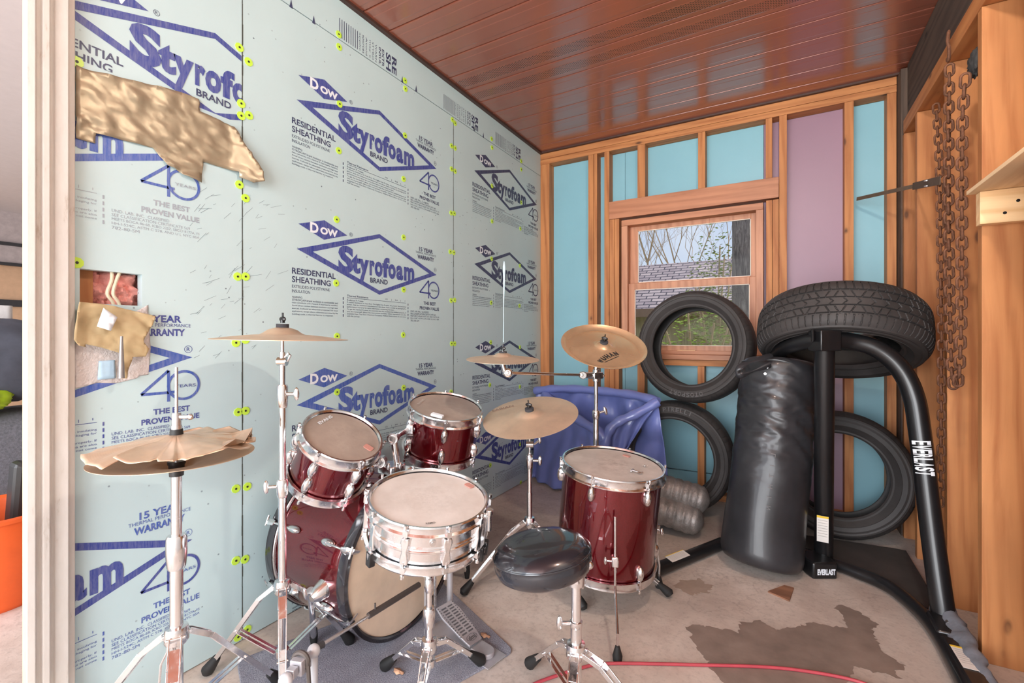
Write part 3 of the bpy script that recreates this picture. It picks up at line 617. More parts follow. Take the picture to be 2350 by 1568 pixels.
def rbox(mb, c, h, r=.03, tilt=0, n=6):
    M = Matrix.Translation(V(c)) @ Matrix.Rotation(tilt, 4, 'Y'); 
    pr = []
    for i in range(4):
        sx_, sy_ = ((1, 1), (-1, 1), (-1, -1), (1, -1))[i]
        for k in range(n+1): a = math.pi/2*(i+k/n); pr.append((sx_*(h[0]-r)+r*math.cos(a), sy_*(h[1]-r)+r*math.sin(a)))
    old = mb.M; mb.M = mb.M @ M; mb.prism(pr, -h[2], h[2]); mb.M = old
b0 = fl(30, 1378); BX = V((-2.86, .60, 0))
m = MB(Matrix.Translation(BX)); pr = [(.001, .0), (.17, .0), (.185, .02), (.215, .36), (.235, .365), (.238, .38), (.225, .385), (.205, .375), (.172, .03), (.001, .02)]
m.lathe(pr, n=40); tag(m.build('storage_bin', plain('orange_plastic', sRGB(226, 96, 40), .4, var=.05)), 'orange plastic tub standing on the concrete beyond the door trim', 'tub')
m = MB(); m.bar(BX+V((.02, -.04, .03)), BX+V((.06, -.10, .60)), .035, .09); tag(m.build('trim_offcut', plain('cream_plastic', sRGB(228, 222, 208), .5), smooth=False, bevel=.012), 'cream plastic bar standing upright in the orange tub', 'bar')
m = MB(); m.bar(BX+V((-.03, .06, .03)), BX+V((-.02, .09, .56)), .05, .10); tag(m.build('black_case', plain('black_plastic', (.03, .03, .03), .4), smooth=False, bevel=.02), 'black plastic case standing beside the cream bar in the tub', 'case')
MESHF = plain('grey_mesh_fabric', sRGB(112, 114, 122), .85, var=.3, sc=90, bmp=.8); GREYC = plain('dark_grey_cloth', sRGB(74, 78, 90), .8, var=.2, sc=12)
def blob(c, r, mat, name, label, cat, p=2.6, amp=.02, seed=0):
    mb = MB(); n = 22; vs = []; fs = []
    for i in range(n+1):
        ph = math.pi*i/n
        for k in range(2*n):
            a = math.pi*k/n; d = V((math.sin(ph)*math.cos(a), math.sin(ph)*math.sin(a), math.cos(ph)))
            s_ = (abs(d.x)**p+abs(d.y)**p+abs(d.z)**p)**(-1/p); q = d*s_; q *= 1+amp*noise.noise(d*4+V((seed, 0, 0)))*3
            vs.append((c[0]+q.x*r[0], c[1]+q.y*r[1], c[2]+q.z*r[2]))
    for i in range(n):
        for k in range(2*n): fs.append((i*2*n+k, (i+1)*2*n+k, (i+1)*2*n+(k+1) % (2*n), i*2*n+(k+1) % (2*n)))
    mb.add(vs, fs); o = mb.build(name, mat, ang=80); return tag(o, label, cat)
blob((-3.62, .72, .36), (.30, .42, .36), MESHF, 'seat_cushion', 'dark grey mesh fabric seat cushion behind the orange tub', 'cushion', 5, .006)
blob((-3.60, .70, .98), (.28, .36, .22), GREYC, 'duffel_bag', 'dark blue grey cloth bag on top of the pile beyond the opening', 'bag', 3, .03, 3)
blob((-3.42, .62, .80), (.12, .16, .08), plain('lime_bag', sRGB(176, 214, 40), .4, var=.1), 'shopping_bag', 'lime green bag on the grey seat cushion', 'bag', 2.4, .06, 5)
m = MB(); m.tube([(-3.95, -.1, 1.55), (-3.3, 1.2, .75)], .016, 12); tag(m.build('broom_handle', plain('pink_painted_stick', sRGB(230, 160, 150), .5)), 'long pink stick slanting over the grey bag', 'stick')
m = MB(); rbox(m, (-3.7, .68, 1.24), (.1, .16, .035), .03); tag(m.build('plastic_crate_lid', plain('white_lid', sRGB(226, 226, 226), .5)), 'white plastic lid on the dark cloth bag', 'lid')

# ------------------------------------------------------------------ outdoors seen through the window
GR = plain('dry_lawn', sRGB(128, 132, 84), .9, var=.4, sc=4, bmp=.5)
m = MB(); m.box((-22, YW+.2, -.35), (16, 40, -.25)); st(m.build('ground', GR, smooth=False), 'lawn outside the window')
m = MB(); m.box((-22, -22, -.16), (16, -2.2, -.10)); o = m.build('driveway', plain('sunlit_driveway', sRGB(204, 196, 186), .8, var=.08, sc=3), smooth=False); st(o, 'pale driveway in front of the garage')
def shingles():
    m_, t, b = nodes('grey_roof_shingles'); v = tex(t)
    br = t.nodes.new('ShaderNodeTexBrick'); br.inputs['Scale'].default_value = 1; br.inputs['Brick Width'].default_value = .24; br.inputs['Row Height'].default_value = .10; br.inputs['Mortar Size'].default_value = .012
    br.inputs['Color1'].default_value = (*sRGB(168, 150, 152), 1); br.inputs['Color2'].default_value = (*sRGB(206, 186, 182), 1); br.inputs['Mortar'].default_value = (*sRGB(84, 76, 84), 1)
    link(t, v, br.inputs['Vector']); link(t, br.outputs['Color'], b.inputs['Base Color']); b.inputs['Roughness'].default_value = .9; return m_
shed = thing('shed', 'low neighbouring shed with a grey shingle roof seen through the window', 'shed', (-3, 10, -.25))
m = MB(Matrix.Translation((-3, 9.0, 1.62)) @ Matrix.Rotation(math.radians(33), 4, 'X')); m.box((-6, 0, 0), (7, 2.0, .05)); o = m.build('roof', shingles(), shed, smooth=False)
m = MB(); m.box((-8.6, 9.25, -.25), (3.6, 9.35, 1.62)); m.build('wall', wood('tan_board_wall', 'z', sRGB(190, 174, 140), sRGB(160, 142, 110), .8, False), shed, smooth=False)
m = MB(); m.box((-9, 8.93, 1.50), (4, 8.99, 1.66)); m.build('fascia', plain('brown_fascia', sRGB(150, 120, 100), .8), shed, smooth=False)
def bark():
    m_, t, b = nodes('grey_bark'); v = tex(t, (14, 14, 2.2)); f = nse(t, v, 2.4, 6, .7, 1)
    link(t, ramp(t, f, [(.35, sRGB(104, 94, 90)), (.55, sRGB(166, 152, 146)), (.7, sRGB(204, 192, 184))]), b.inputs['Base Color']); b.inputs['Roughness'].default_value = .95; bump(t, b, f, 1, .04); return m_
BARK = bark(); TWIG = plain('pale_twigs', sRGB(196, 168, 138), .9, var=.2); 
LEAF = plain('spring_leaves', sRGB(172, 196, 88), .6, var=.35, sc=3); LEAFD = plain('evergreen_leaves', sRGB(110, 134, 72), .6, var=.35, sc=3)
LEAFV = plain('yellow_green_leaves', sRGB(150, 160, 84), .6, var=.35, sc=3)
tr0 = on(1705, 700, 'y', 6.6)
tree = thing('tree', 'thick grey barked tree trunk standing close outside the window', 'tree', (tr0.x, 6.6, -.25))
m = MB(); m.tube([(tr0.x+.02*math.sin(z), 6.6, z) for z in [-.3+.3*k for k in range(22)]], [.17-.0035*k for k in range(22)], 28); m.build('trunk', BARK, tree)
def leaves(mb, c, r, n, s=.05, seed=0):
    R = random.Random(seed)
    for _ in range(n):
        d = V((R.gauss(0, 1), R.gauss(0, 1), R.gauss(0, 1))).normalized()*(R.random()**.4); p = V((c[0]+d.x*r[0], c[1]+d.y*r[1], c[2]+d.z*r[2]))
        M = frame(p, (R.uniform(-1, 1), R.uniform(-1, 1), R.uniform(-.2, 1))); s1_ = s*R.uniform(.6, 1.3); old = mb.M; mb.M = M
        mb.add([(-s1_, 0, 0), (0, -s1_*.4, .006), (s1_, 0, 0), (0, s1_*.4, .006)], [(0, 1, 2, 3)]); mb.M = old
def bush(name, cx, cy, r, n, mat, label, seed, s=.05, z0=-.25):
    t_ = thing(name, label, 'bush' if 'bush' in name else 'tree', (cx, cy, z0))
    mb = MB(); R = random.Random(seed)
    for k in range(9):
        a = R.uniform(0, 6.28); h = r[2]*R.uniform(1.1, 1.9)
        mb.tube(smoothpath([(cx+.04*math.cos(a), cy+.04*math.sin(a), z0-.01), (cx+.3*r[0]*math.cos(a), cy+.3*r[1]*math.sin(a), z0+h*.5), (cx+.7*r[0]*math.cos(a), cy+.7*r[1]*math.sin(a), z0+h)], 4), .012, 6)
    mb.build('stem', TWIG, t_); mb = MB(); leaves(mb, (cx, cy, z0+r[2]+.1), r, n, s, seed); mb.build('foliage', mat, t_, smooth=False)['kind'] = 'stuff'
bp = on(1600, 745, 'y', 6.0); bush('leafy_bush', bp.x, 6.0, (.60, .35, .90), 1100, LEAF, 'bright green leafy bush just outside the lower sash', 2, .028)
bp = on(1500, 760, 'y', 6.4); bush('leafy_bush', bp.x-.1, 6.4, (.35, .3, .62), 800, LEAFD, 'darker small bush left of the bright green one outside', 4, .028)
bp = on(1640, 590, 'y', 7.2); bush('vine_tree', bp.x, 7.2, (.42, .4, 1.45), 1500, LEAFV, 'slender ivy hung sapling left of the big trunk outside', 8, .028)
def bare_tree(px, y, h, label, seed, r0=.045):
    p = on(px, 700, 'y', y); t_ = thing('bare_tree', label, 'tree', (p.x, y, -.25), 'bare trees behind the shed roof'); R = random.Random(seed); mb = MB()
    def br(a, d, l, r, n):
        e = a+d*l; mid = lin(a, e, .5)+V((R.uniform(-1, 1), R.uniform(-1, 1), R.uniform(-.3, .6)))*l*.07
        mb.tube([a, mid, e], [r, r*.8, r*.6], 5 if n else 4, cap=False)
        if n == 0: return
        for k in range(R.choice((2, 3, 3))):
            nd = (d+V((R.uniform(-1, 1), R.uniform(-1, 1), R.uniform(-.2, .7)))*.72).normalized(); br(e if k else mid, nd, l*R.uniform(.62, .85), r*.58, n-1)
    br(V((p.x, y, -.3)), V((R.uniform(-.1, .1), 0, 1)), h*.34, r0, 6); mb.build('branches', TWIG, t_, smooth=False)
bare_tree(1490, 13, 7.5, 'bare twiggy tree at the left of the window view', 11); bare_tree(1560, 14, 8, 'bare twiggy tree in the middle of the window view', 5); bare_tree(1650, 15, 8, 'bare pale tree nearest the ivy sapling', 9); bare_tree(1430, 15, 7, 'bare tree hidden mostly by the window jamb', 21)

# ------------------------------------------------------------------ drums
def lug(mb, M, w=.011, h=.026, d=.014):
    mb.sph((0, 0, 0), (w, h, d), 9, M)
def drum(name, label, c, n, R, H, nl, shellmat, headmat, ph=0., kind='tom', hoop=.030, tube_lug=False):
    n = V(n).normalized(); c = V(c); base = c-n*H; root = thing(name, label, 'drum', base); F = frame(c, n, (1, 0, 0)); r = R-.008
    mb = MB(F)
    pr = [(r, -.018), (r, -H+.018)]
    if tube_lug: pr = [(r, -.014), (r, -H*.42), (r+.0035, -H*.45), (r+.0035, -H*.47), (r-.001, -H*.5), (r+.0035, -H*.53), (r+.0035, -H*.55), (r, -H*.58), (r, -H+.014)]
    mb.lathe(pr+[(r-.006, pr[-1][1]), (r-.006, pr[0][1]), pr[0]], n=72); mb.build('shell', shellmat, root)
    for top in (1, 0):
        mb = MB(F); z = -.004 if top else -H+.004
        mb.lathe([(.0002, z+.0005), (r*.5, z+.0006), (r-.002, z)], n=64) if top else mb.lathe([(r-.002, z), (.0002, z)], n=48)
        o = mb.build('drum_head', headmat if top else HEADS, root); 
        mb = MB(F); s = 1 if top else -1; zb = 0 if top else -H
        P = [(R-.010, zb+s*.002), (R-.006, zb+s*.008), (R-.001, zb+s*.008), (R+.001, zb+s*.004), (R-.001, zb-s*.004), (R, zb-s*(hoop-.008)), (R+.006, zb-s*(hoop-.003)), (R+.006, zb-s*hoop), (R-.004, zb-s*hoop), (R-.006, zb-s*.004), (R-.010, zb+s*.002)]
        mb.lathe(P if top else P[::-1], n=72); mb.build('hoop', CHROME, root)
    for k in range(nl):
        a = ph+2*math.pi*k/nl; d = V((math.cos(a), math.sin(a), 0)); t = V((-math.sin(a), math.cos(a), 0))
        if tube_lug:
            L = F @ Matrix(((t.x, 0, d.x, d.x*(r+.008)), (t.y, 0, d.y, d.y*(r+.008)), (0, 1, 0, -H/2), (0, 0, 0, 1)))
            mb = MB(L); mb.prism([(-.011, -H*.30), (.011, -H*.30), (.013, -H*.2), (.008, 0), (.013, H*.2), (.011, H*.30), (-.011, H*.30), (-.013, H*.2), (-.008, 0), (-.013, -H*.2)], -.010, .008)
            lg = mb.build('lug', CHROME, root, bevel=.003)
            mb = MB(F)
            for s in (1, -1):
                z0 = 0 if s > 0 else -H; mb.cyl(V(d)*(R+.008)+V((0, 0, z0+s*.012)), V(d)*(R+.006)+V((0, 0, -H/2+s*H*.22)), .0030, n=8); mb.cyl(V(d)*(R+.008)+V((0, 0, z0+s*.004)), V(d)*(R+.008)+V((0, 0, z0+s*.014)), .0052, n=8)
                mb.obox(frame(V(d)*(R+.004)+V((0, 0, z0-s*.012)), d), .007, .009, .007)
            mb.build('tension_rod', CHROME, lg)
        else:
            for s in (1, -1):
                z0 = -.062 if s > 0 else -H+.062; a2 = a if s > 0 else a; 
                L = F @ Matrix(((t.x, 0, d.x, d.x*(r+.004)), (t.y, 0, d.y, d.y*(r+.004)), (0, s*1., 0, z0), (0, 0, 0, 1)))
                mb = MB(L); nn = 16
                mb.lathe([(.0002, .020), (.006, .019), (.011, .015), (.014, .007), (.0145, -.004)], Matrix.Diagonal((1, 2.2, 1, 1)), n=nn)
                lg = mb.build('lug', CHROME, root)
                mb = MB(F); zt_ = 0 if s > 0 else -H
                mb.cyl(V(d)*(R+.007)+V((0, 0, zt_+s*.010)), V(d)*(R+.006)+V((0, 0, z0+s*.012)), .0028, n=8); mb.cyl(V(d)*(R+.007)+V((0, 0, zt_+s*.002)), V(d)*(R+.007)+V((0, 0, zt_+s*.013)), .0048, n=8)
                mb.obox(frame(V(d)*(R+.003)+V((0, 0, zt_-s*.010)), d), .006, .008, .006)
                mb.build('tension_rod', CHROME, lg)
    return root, F, r
# small cream gel pads that lie on the heads
PAD = plain('brick_red_gel', sRGB(196, 140, 128), .4, var=.05)
def gel(F, x, y, rot, label, sx_=.016, sy_=.011):
    mb = MB(F @ Matrix.Translation((x, y, -.0025)) @ Matrix.Rotation(rot, 4, 'Z')); pr = []
    for i in range(4):
        a_, b_ = ((1, 1), (-1, 1), (-1, -1), (1, -1))[i]
        for k in range(5): a = math.pi/2*(i+k/4); pr.append((a_*(sx_-.005)+.005*math.cos(a), b_*(sy_-.005)+.005*math.sin(a)))
    mb.prism(pr, 0, .003); tag(mb.build('gel_pad', PAD), label, 'gel pad')
def ptF(F, px, py):
    n = V(F.col[2][:3]); c = V(F.col[3][:3]); r = ray(px, py); t = (c-CP).dot(n)/r.dot(n); q = F.inverted() @ (CP+r*t); return q.x, q.y
# first rack tom
t1, F1, r1 = drum('rack_tom', 'tilted burgundy rack tom nearest the tall straight cymbal stand', at(787, 1000, 1.575), (.531, -.05, .846), .1355, .190, 6, CANDY, HEADT, -1.22)
t2, F2, r2 = drum('rack_tom', 'burgundy rack tom further back beside the foam wall, strap of white tape on its rim', (-1.245, 1.595, .803), (.25, -.11, .955), .161, .215, 6, CANDY, HEADT, -.9)
sn, FS, rs = drum('snare_drum', 'chrome snare drum on its own tripod in the middle', (-.958, 1.142, .598), (.173, -.08, .98), .187, .135, 10, CHROME, HEADS, .05, hoop=.022, tube_lug=True)
ft, FF, rf = drum('floor_tom', 'large burgundy floor tom standing on three thin legs', (-.609, 1.914, .568), (.103, -.045, .994), .213, .43, 6, CANDY, HEADF, -1.62)
x, y = ptF(F1, 846, 1027); gel(F1, x, y, .3, 'pinkish gel pad on the tilted rack tom nearest the straight stand'); x, y = ptF(FS, 1077, 1114); gel(FS, x, y, -.2, 'pinkish gel pad on the snare head')
x, y = ptF(FF, 1438, 1046); gel(FF, x, y, -.2, 'pinkish gel pad on the floor tom head')
def ontext(F, s, px0, px1, h, root, mat, name='head_logo', off=.02, z=.0012):
    a = V(ptF(F, *px0)); b = V(ptF(F, *px1)); d = b-a; mb = MB(F @ Matrix.Translation((a.x, a.y, 0)) @ Matrix.Rotation(math.atan2(d.y, d.x), 4, 'Z')); put(mb, s, 0, d.length, 0, h, 0, off, z-.002)
    return mb.build(name, mat, root, smooth=False)
ontext(F1, 'EVANS', (735, 974), (765, 957), .013, t1, INKW); ontext(F2, 'EVANS', (963, 928), (975, 917), .012, t2, plain('faint_logo', sRGB(198, 190, 182), .5))
ontext(FS, 'REMO', (978, 1203), (1000, 1200), .008, sn, plain('grey_logo', sRGB(110, 100, 96), .5))
# white tape roll on the second tom rim, washer and key on the floor tom
x, y = ptF(F2, 1003, 958); mb = MB(F2 @ Matrix.Translation((x, y, .006)) @ Matrix.Rotation(.25, 4, 'Z')); mb.box((-.026, -.012, -.004), (.026, .012, .008)); tag(mb.build('tape_strip', INKW, smooth=False, bevel=.004), 'folded strip of white tape on the rim of the further rack tom', 'tape')
x, y = ptF(FF, 1462, 1085); mb = MB(FF @ Matrix.Translation((x, y, .004))); mb.tube([(-.022, .004, 0), (.012, -.004, 0)], .0035, 8); mb.tube([(-.022, -.010, 0), (-.020, .016, 0)], .004, 8); mb.tube([(.004, -.012, 0), (.022, .004, 0)], .0035, 8); tag(mb.build('drum_key', CHROME2), 'small chrome drum key lying on the floor tom head', 'drum key')
x, y = ptF(FF, 1480, 1071); mb = MB(FF @ Matrix.Translation((x, y, .003))); mb.sph((0, 0, 0), (.006, .005, .004), 8); mb.tube([(-.01, 0, 0), (.01, .003, 0)], .002, 6); tag(mb.build('wing_nut', CHROME2), 'tiny wing nut beside the drum key on the floor tom', 'wing nut')
# snare strainer and butt, vent
def strainer(root, F, a, H, r, big):
    d = V((math.cos(a), math.sin(a), 0)); L = F @ Matrix(((-d.y, 0, d.x, d.x*(r+.012)), (d.x, 0, d.y, d.y*(r+.012)), (0, 1, 0, -H*.5), (0, 0, 0, 1)))
    mb = MB(L); mb.box((-.016, -.05, -.012), (.016, .045, .004)); mb.cyl((0, .05, .006), (0, -.005, .010), .009, n=14); mb.cyl((0, .066, .006), (0, .048, .006), .012, n=14)
    o = mb.build('strainer' if big else 'butt_plate', CHROME, root, bevel=.002)
    mb = MB(L); mb.box((-.011, -.085, -.008), (.011, -.04, .014)); mb.build('lever', BLKP, o, bevel=.003)
strainer(sn, FS, math.radians(205), .135, rs, True); strainer(sn, FS, math.radians(20), .135, rs, False)
fa = math.atan2(*reversed((FS.inverted().to_3x3() @ (CP-V((-.958, 1.142, .598)))).to_2d()[:]))
d = V((math.cos(fa+.12), math.sin(fa+.12), 0)); mb = MB(FS); mb.cyl(d*(rs-.001)+V((0, 0, -.042)), d*(rs+.004)+V((0, 0, -.042)), .0095, n=18); mb.cyl(d*(rs+.004)+V((0, 0, -.042)), d*(rs+.006)+V((0, 0, -.042)), .005, n=12); mb.build('vent_grommet', CHROME2, sn)
# floor tom legs
for az, p, top in ((50, None, .30), (170, None, .36), (-70, fl(1417, 1517), .33)):
    d = V((math.cos(math.radians(az)), math.sin(math.radians(az)), 0)); q = V((-.609, 1.914, 0))+d*(rf+.020)
    if p is None: p = q+d*.012
    tp_ = V((q.x, q.y, top+.10))
    mb = MB(); mb.tube([tp_, (q.x, q.y, .17), lin((q.x, q.y, .10), (p.x, p.y, .10), 1.1), (p.x, p.y, .06), (p.x, p.y, .028)], .0048, 10)
    lg = mb.build('leg', CHROME, ft)
    mb = MB(); mb.tube([(p.x, p.y, .05), (p.x, p.y, .018), (p.x, p.y, .001)], [.008, .017, .015], 14); mb.build('rubber_foot', RUB, lg)
    M = frame(q+V((0, 0, .262)), d, (0, 0, 1)); mb = MB(M); mb.box((-.020, -.013, -.020), (.020, .013, .012)); br_ = mb.build('leg_bracket', CHROME, ft, bevel=.005)
    mb = MB(M); mb.tube([(0, .012, 0), (0, .030, 0)], .004, 8); mb.sph((0, .036, 0), (.016, .006, .009), 8); mb.build('wing_nut', CHROME, br_)

# bass drum
KC = V((-1.194, 1.307, .300)); KN = V((.9990, -.012, -.033)).normalized(); KR = .295; FK = frame(KC, KN, (0, 1, 0)); KL = .42
kick = thing('bass_drum', 'big burgundy bass drum lying on its side with a cream batter head', 'drum', (KC.x-.2, KC.y, 0))
mb = MB(FK); mb.lathe([(KR-.014, -.03), (KR-.014, -KL+.03)], n=96); mb.build('shell', CANDY, kick)
HOOPB = plain('black_lacquer_hoop', (.02, .018, .022), .18, var=.2, coat=.6)
for s, z in ((1, 0), (0, -KL)):
    s2_ = 1 if s else -1; mb = MB(FK); P = [(KR-.018, z), (KR-.012, z+s2_*.004), (KR, z+s2_*.002), (KR+.0015, z-s2_*.018), (KR, z-s2_*.036), (KR-.014, z-s2_*.038)]
    mb.lathe(P if s else P[::-1], n=96); hp = mb.build('hoop', HOOPB, kick)
    mb = MB(FK); z2 = z-s2_*.037; mb.lathe([(KR-.012, z2-s2_*.004), (KR-.004, z2), (KR-.006, z2+s2_*.003)], n=96); mb.tube([(math.cos(a)*(KR-.008), math.sin(a)*(KR-.008), z2) for a in [2*math.pi*k/96 for k in range(96)]], .0045, 8, closed=True); mb.build('hoop_ring', CHROME2, hp)
    mb = MB(FK); mb.lathe([(KR-.018, z-s2_*.004), (.0002, z-s2_*.006)][::1 if not s else 1], n=96); mb.build('drum_head', HEADK if s else plain('dark_head', (.03, .03, .032), .3), kick)['label'] = 'cream batter head' if s else 'black front head'
# darker tide marks on the cream head are in its own material; claws, T-rods, lugs
for k in range(8):
    a = math.radians(22.5+45*k); d = V((math.cos(a), math.sin(a), 0)); t = V((-d.y, d.x, 0))
    for s in (1, 0):
        z = 0 if s else -KL; s2_ = 1 if s else -1
        if s and k in (5, 6): continue
        mb = MB(FK); mb.tube([d*(KR-.030)+V((0, 0, z+s2_*.006)), d*(KR+.001)+V((0, 0, z+s2_*.008)), d*(KR+.012)+V((0, 0, z-s2_*.004)), d*(KR+.012)+V((0, 0, z-s2_*.030))], [.010, .016, .014, .008], 10, flat=.35)
        cw = mb.build('claw', CHROME, kick)
        mb = MB(FK); mb.cyl(d*(KR+.010)+V((0, 0, z+s2_*.012)), d*(KR+.004)+V((0, 0, z-s2_*.110)), .0035, n=8); mb.cyl(d*(KR+.010)+t*.018+V((0, 0, z+s2_*.014)), d*(KR+.010)-t*.018+V((0, 0, z+s2_*.014)), .0035, n=8); mb.build('tension_rod', CHROME, cw)
        L = FK @ Matrix(((t.x, 0, d.x, d.x*(KR-.012)), (t.y, 0, d.y, d.y*(KR-.012)), (0, 1, 0, z-s2_*.118), (0, 0, 0, 1))); mb = MB(L)
        mb.lathe([(.0002, .019), (.006, .018), (.0105, .014), (.013, .006), (.0135, 0)], Matrix.Diagonal((1, 2.3, 1, 1)), n=16); mb.build('lug', CHROME, kick)
# spurs
for px, py, yy in ((745, 1350, 1.035), (1085, 1290, 1.585)):
    cup = V((-1.30, yy, .27)) if yy > 1.2 else on(px, py, 'y', yy); out = V((0, 1 if yy > 1.2 else -1, -.25)).normalized()
    mb = MB(); mb.tube([cup-out*.035, cup-out*.01, cup+out*.035, cup+out*.052], [.037, .035, .024, .012], 20); sp_ = mb.build('spur_bracket', CHROME, kick)
    foot = fl(720, 1482) if yy < 1.2 else fl(1072, 1328); foot = V((foot.x, foot.y, .03)); top = cup+out*.045+V((-.014, 0, .02))
    mb = MB(); mb.tube([top, lin(top, foot, .35), foot], [.013, .0105, .0105], 14); mb.build('spur_leg', CHROME, sp_)
    mb = MB(); mb.tube([foot+V((0, 0, .03)), foot, foot-V((0, 0, .028))], [.012, .014, .010], 12); mb.build('rubber_foot', RUB, sp_)
    M = frame(top+out*.02, out, (0, 0, 1)); mb = MB(M); mb.sph((0, 0, 0), (.022, .008, .006), 8); mb.build('wing_nut', CHROME, sp_)
# tom mount on top of the bass drum
mt = V((-1.275, 1.30, .594)); mb = MB(); rbox(mb, mt+V((0, 0, .012)), (.045, .04, .016), .02); mo = mb.build('tom_mount_plate', CHROME, kick, bevel=.004)
c1_ = V(t1.location); c2 = V((-1.245, 1.595, .803)); n2 = V((.25, -.11, .955)).normalized(); s2p = at(940, 983, 1.93)
for tt, (kn, tgt) in enumerate(((at(862, 1062, 1.72), at(838, 1075, 1.66)), (at(893, 1006, 1.76), s2p))):
    b_ = mt+V((-.012+.03*tt, -.015+.03*tt, .028)); top_ = V((b_.x, b_.y, kn.z)); kn = V((kn.x*.5+b_.x*.5, kn.y*.5+b_.y*.5, kn.z))
    mb = MB(); mb.cyl(b_-V((0, 0, .01)), kn, .0135, n=16); mb.cyl(kn+FW*.016, kn-FW*.020, .021, n=20); mb.tube([kn-FW*.021+RT*(.013*math.cos(a))+V((0, 0, .013*math.sin(a))) for a in [2*math.pi*k/20 for k in range(20)]], .003, 6, closed=True); mb.tube([kn, tgt], .0115, 14); arm = mb.build('tom_arm', CHROME, kick, bevel=.001)
    mb = MB(); mb.cyl(b_, b_+V((.03, -.02, 0)), .007, n=12); mb.sph(tuple(b_+V((.036, -.024, 0))), (.007, .007, .016), 8); mb.build('wing_bolt', CHROME, arm)
M = frame(s2p+RT*.012, RT); mb = MB(M); mb.cyl((0, 0, -.022), (0, 0, .010), .030, .034, 22); mb.cyl((0, 0, .010), (0, 0, .05), .024, n=18); mb.obox(Matrix.Translation((.022, 0, -.004)), .014, .020, .014); mb.build('mount_bracket', CHROME, t2, bevel=.003)
x = at(836, 1076, 1.645); M = frame(x, V((.3, .9, 0))); mb = MB(M); mb.cyl((0, 0, -.014), (0, 0, .014), .020, .018, 20); mb.build('mount_bracket', CHROME, t1, bevel=.003)

# ------------------------------------------------------------------ stands
def tripod(root, base, hub, feet, r, legw=.020, wire=True, low=None, mat=None, flatleg=True, footlen=.05):
    mat = mat or CHROME; hub = V(hub); low = V(low) if low else V((hub.x, hub.y, hub.z*.30))
    mb = MB(); mb.lathe([(r, .022), (r+.010, .020), (r+.013, .008), (r+.013, -.016), (r+.008, -.024), (r, -.024)], Matrix.Translation(hub), 20); mb.build('hub_collar', mat, root)
    mb = MB(); mb.lathe([(r, .012), (r+.007, .010), (r+.007, -.010), (r, -.012)], Matrix.Translation(low), 18); lc = mb.build('brace_collar', mat, root)
    for f in feet:
        f = V(f); d = V((f.x-hub.x, f.y-hub.y, 0)).normalized(); s = V((-d.y, d.x, 0)); a = hub+d*(r+.010); b = V((f.x, f.y, .022)); knee = lin(a, b, .22)+V((0, 0, .022))
        mb = MB()
        for k in (-1, 1):
            o_ = s*k*legw*.5; path = [a+o_, knee+o_, b+o_*.6]
            for i in range(2): mb.bar(path[i], path[i+1], .0035, .014, up=s.cross((path[i+1]-path[i]).normalized()))
        mb.bar(lin(a, knee, .35), lin(knee, b, .08), legw*.9, .003, up=(0, 0, 1)); mb.bar(lin(knee, b, .35), lin(knee, b, .9), legw*.7, .003, up=(0, 0, 1))
        mb.cyl(a-s*legw*.8, a+s*legw*.8, .0045, n=8); mb.cyl(lin(knee, b, .45)-s*legw*.7, lin(knee, b, .45)+s*legw*.7, .004, n=8)
        lg = mb.build('leg', mat, root, bevel=.0008)
        e = (b-knee).normalized(); mb = MB(); mb.tube([b-e*footlen, b-e*.02, b+e*.004, b+e*.012-V((0, 0, .004))], [.012, .017, .020, .013], 12); mb.build('rubber_foot', RUB, lg)
        mid = lin(knee, b, .45); q = low+d*(r+.006)
        mb = MB()
        for k in (-1, 1):
            o_ = s*k*.008; mb.bar(q+o_, mid+o_, .0025, .010, up=s)
        mb.build('brace', mat, root)
def pole(root, segs, collars=(), name='tube'):
    for (p, q, r) in segs: mb = MB(); mb.tube([p, q], r, 22); mb.build(name, CHROME, root)
    for p, q, r, wing in collars:
        p, q = V(p), V(q); mb = MB(); mb.tube([q, lin(q, p, .08), lin(q, p, .5), lin(q, p, .92), p], [r*.86, r*1.0, r*1.03, r*.92, r*.8], 20); co = mb.build('height_collar', CHROME, root)
        if wing is not None:
            w = V(wing).normalized(); c = lin(p, q, .6); mb = MB(); mb.cyl(c+w*r*.8, c+w*(r+.022), .006, n=10)
            M = frame(c+w*(r+.030), w, (0, 0, 1)); mb.sph((0, 0, 0), (.022, .007, .009), 9, M); mb.build('wing_nut', CHROME, co)
def ring_cymbal(name, label, c, n, R, mat, bell=.055, bh=.020, rise=.018, china=False, group=None, flip=1):
    root = thing(name, label, 'cymbal', c, group); F = frame(c, n, (1, 0, 0)); mb = MB(F)
    pr = [(.004, bh+rise), (bell*.4, bh*.93+rise), (bell*.75, bh*.62+rise), (bell*.95, bh*.22+rise*.98), (bell*1.15, rise*.93)]
    K = 12
    for k in range(1, K+1):
        t = k/K; r_ = bell*1.15+(R-bell*1.15)*t
        z = rise*.93*(1-t**1.25) if not china else rise*.93*(1-t*1.1)+(.022*max(0, (t-.78)/.22)**1.5)
        pr.append((r_, z))
    th = .0012; mb.lathe([(a, b) for a, b in pr], n=96); mb.lathe([(a, b-th) for a, b in pr][::-1], n=96)
    mb.lathe([pr[-1], (pr[-1][0], pr[-1][1]-th)], n=96)
    mb.build('plate', mat, root); return root, F
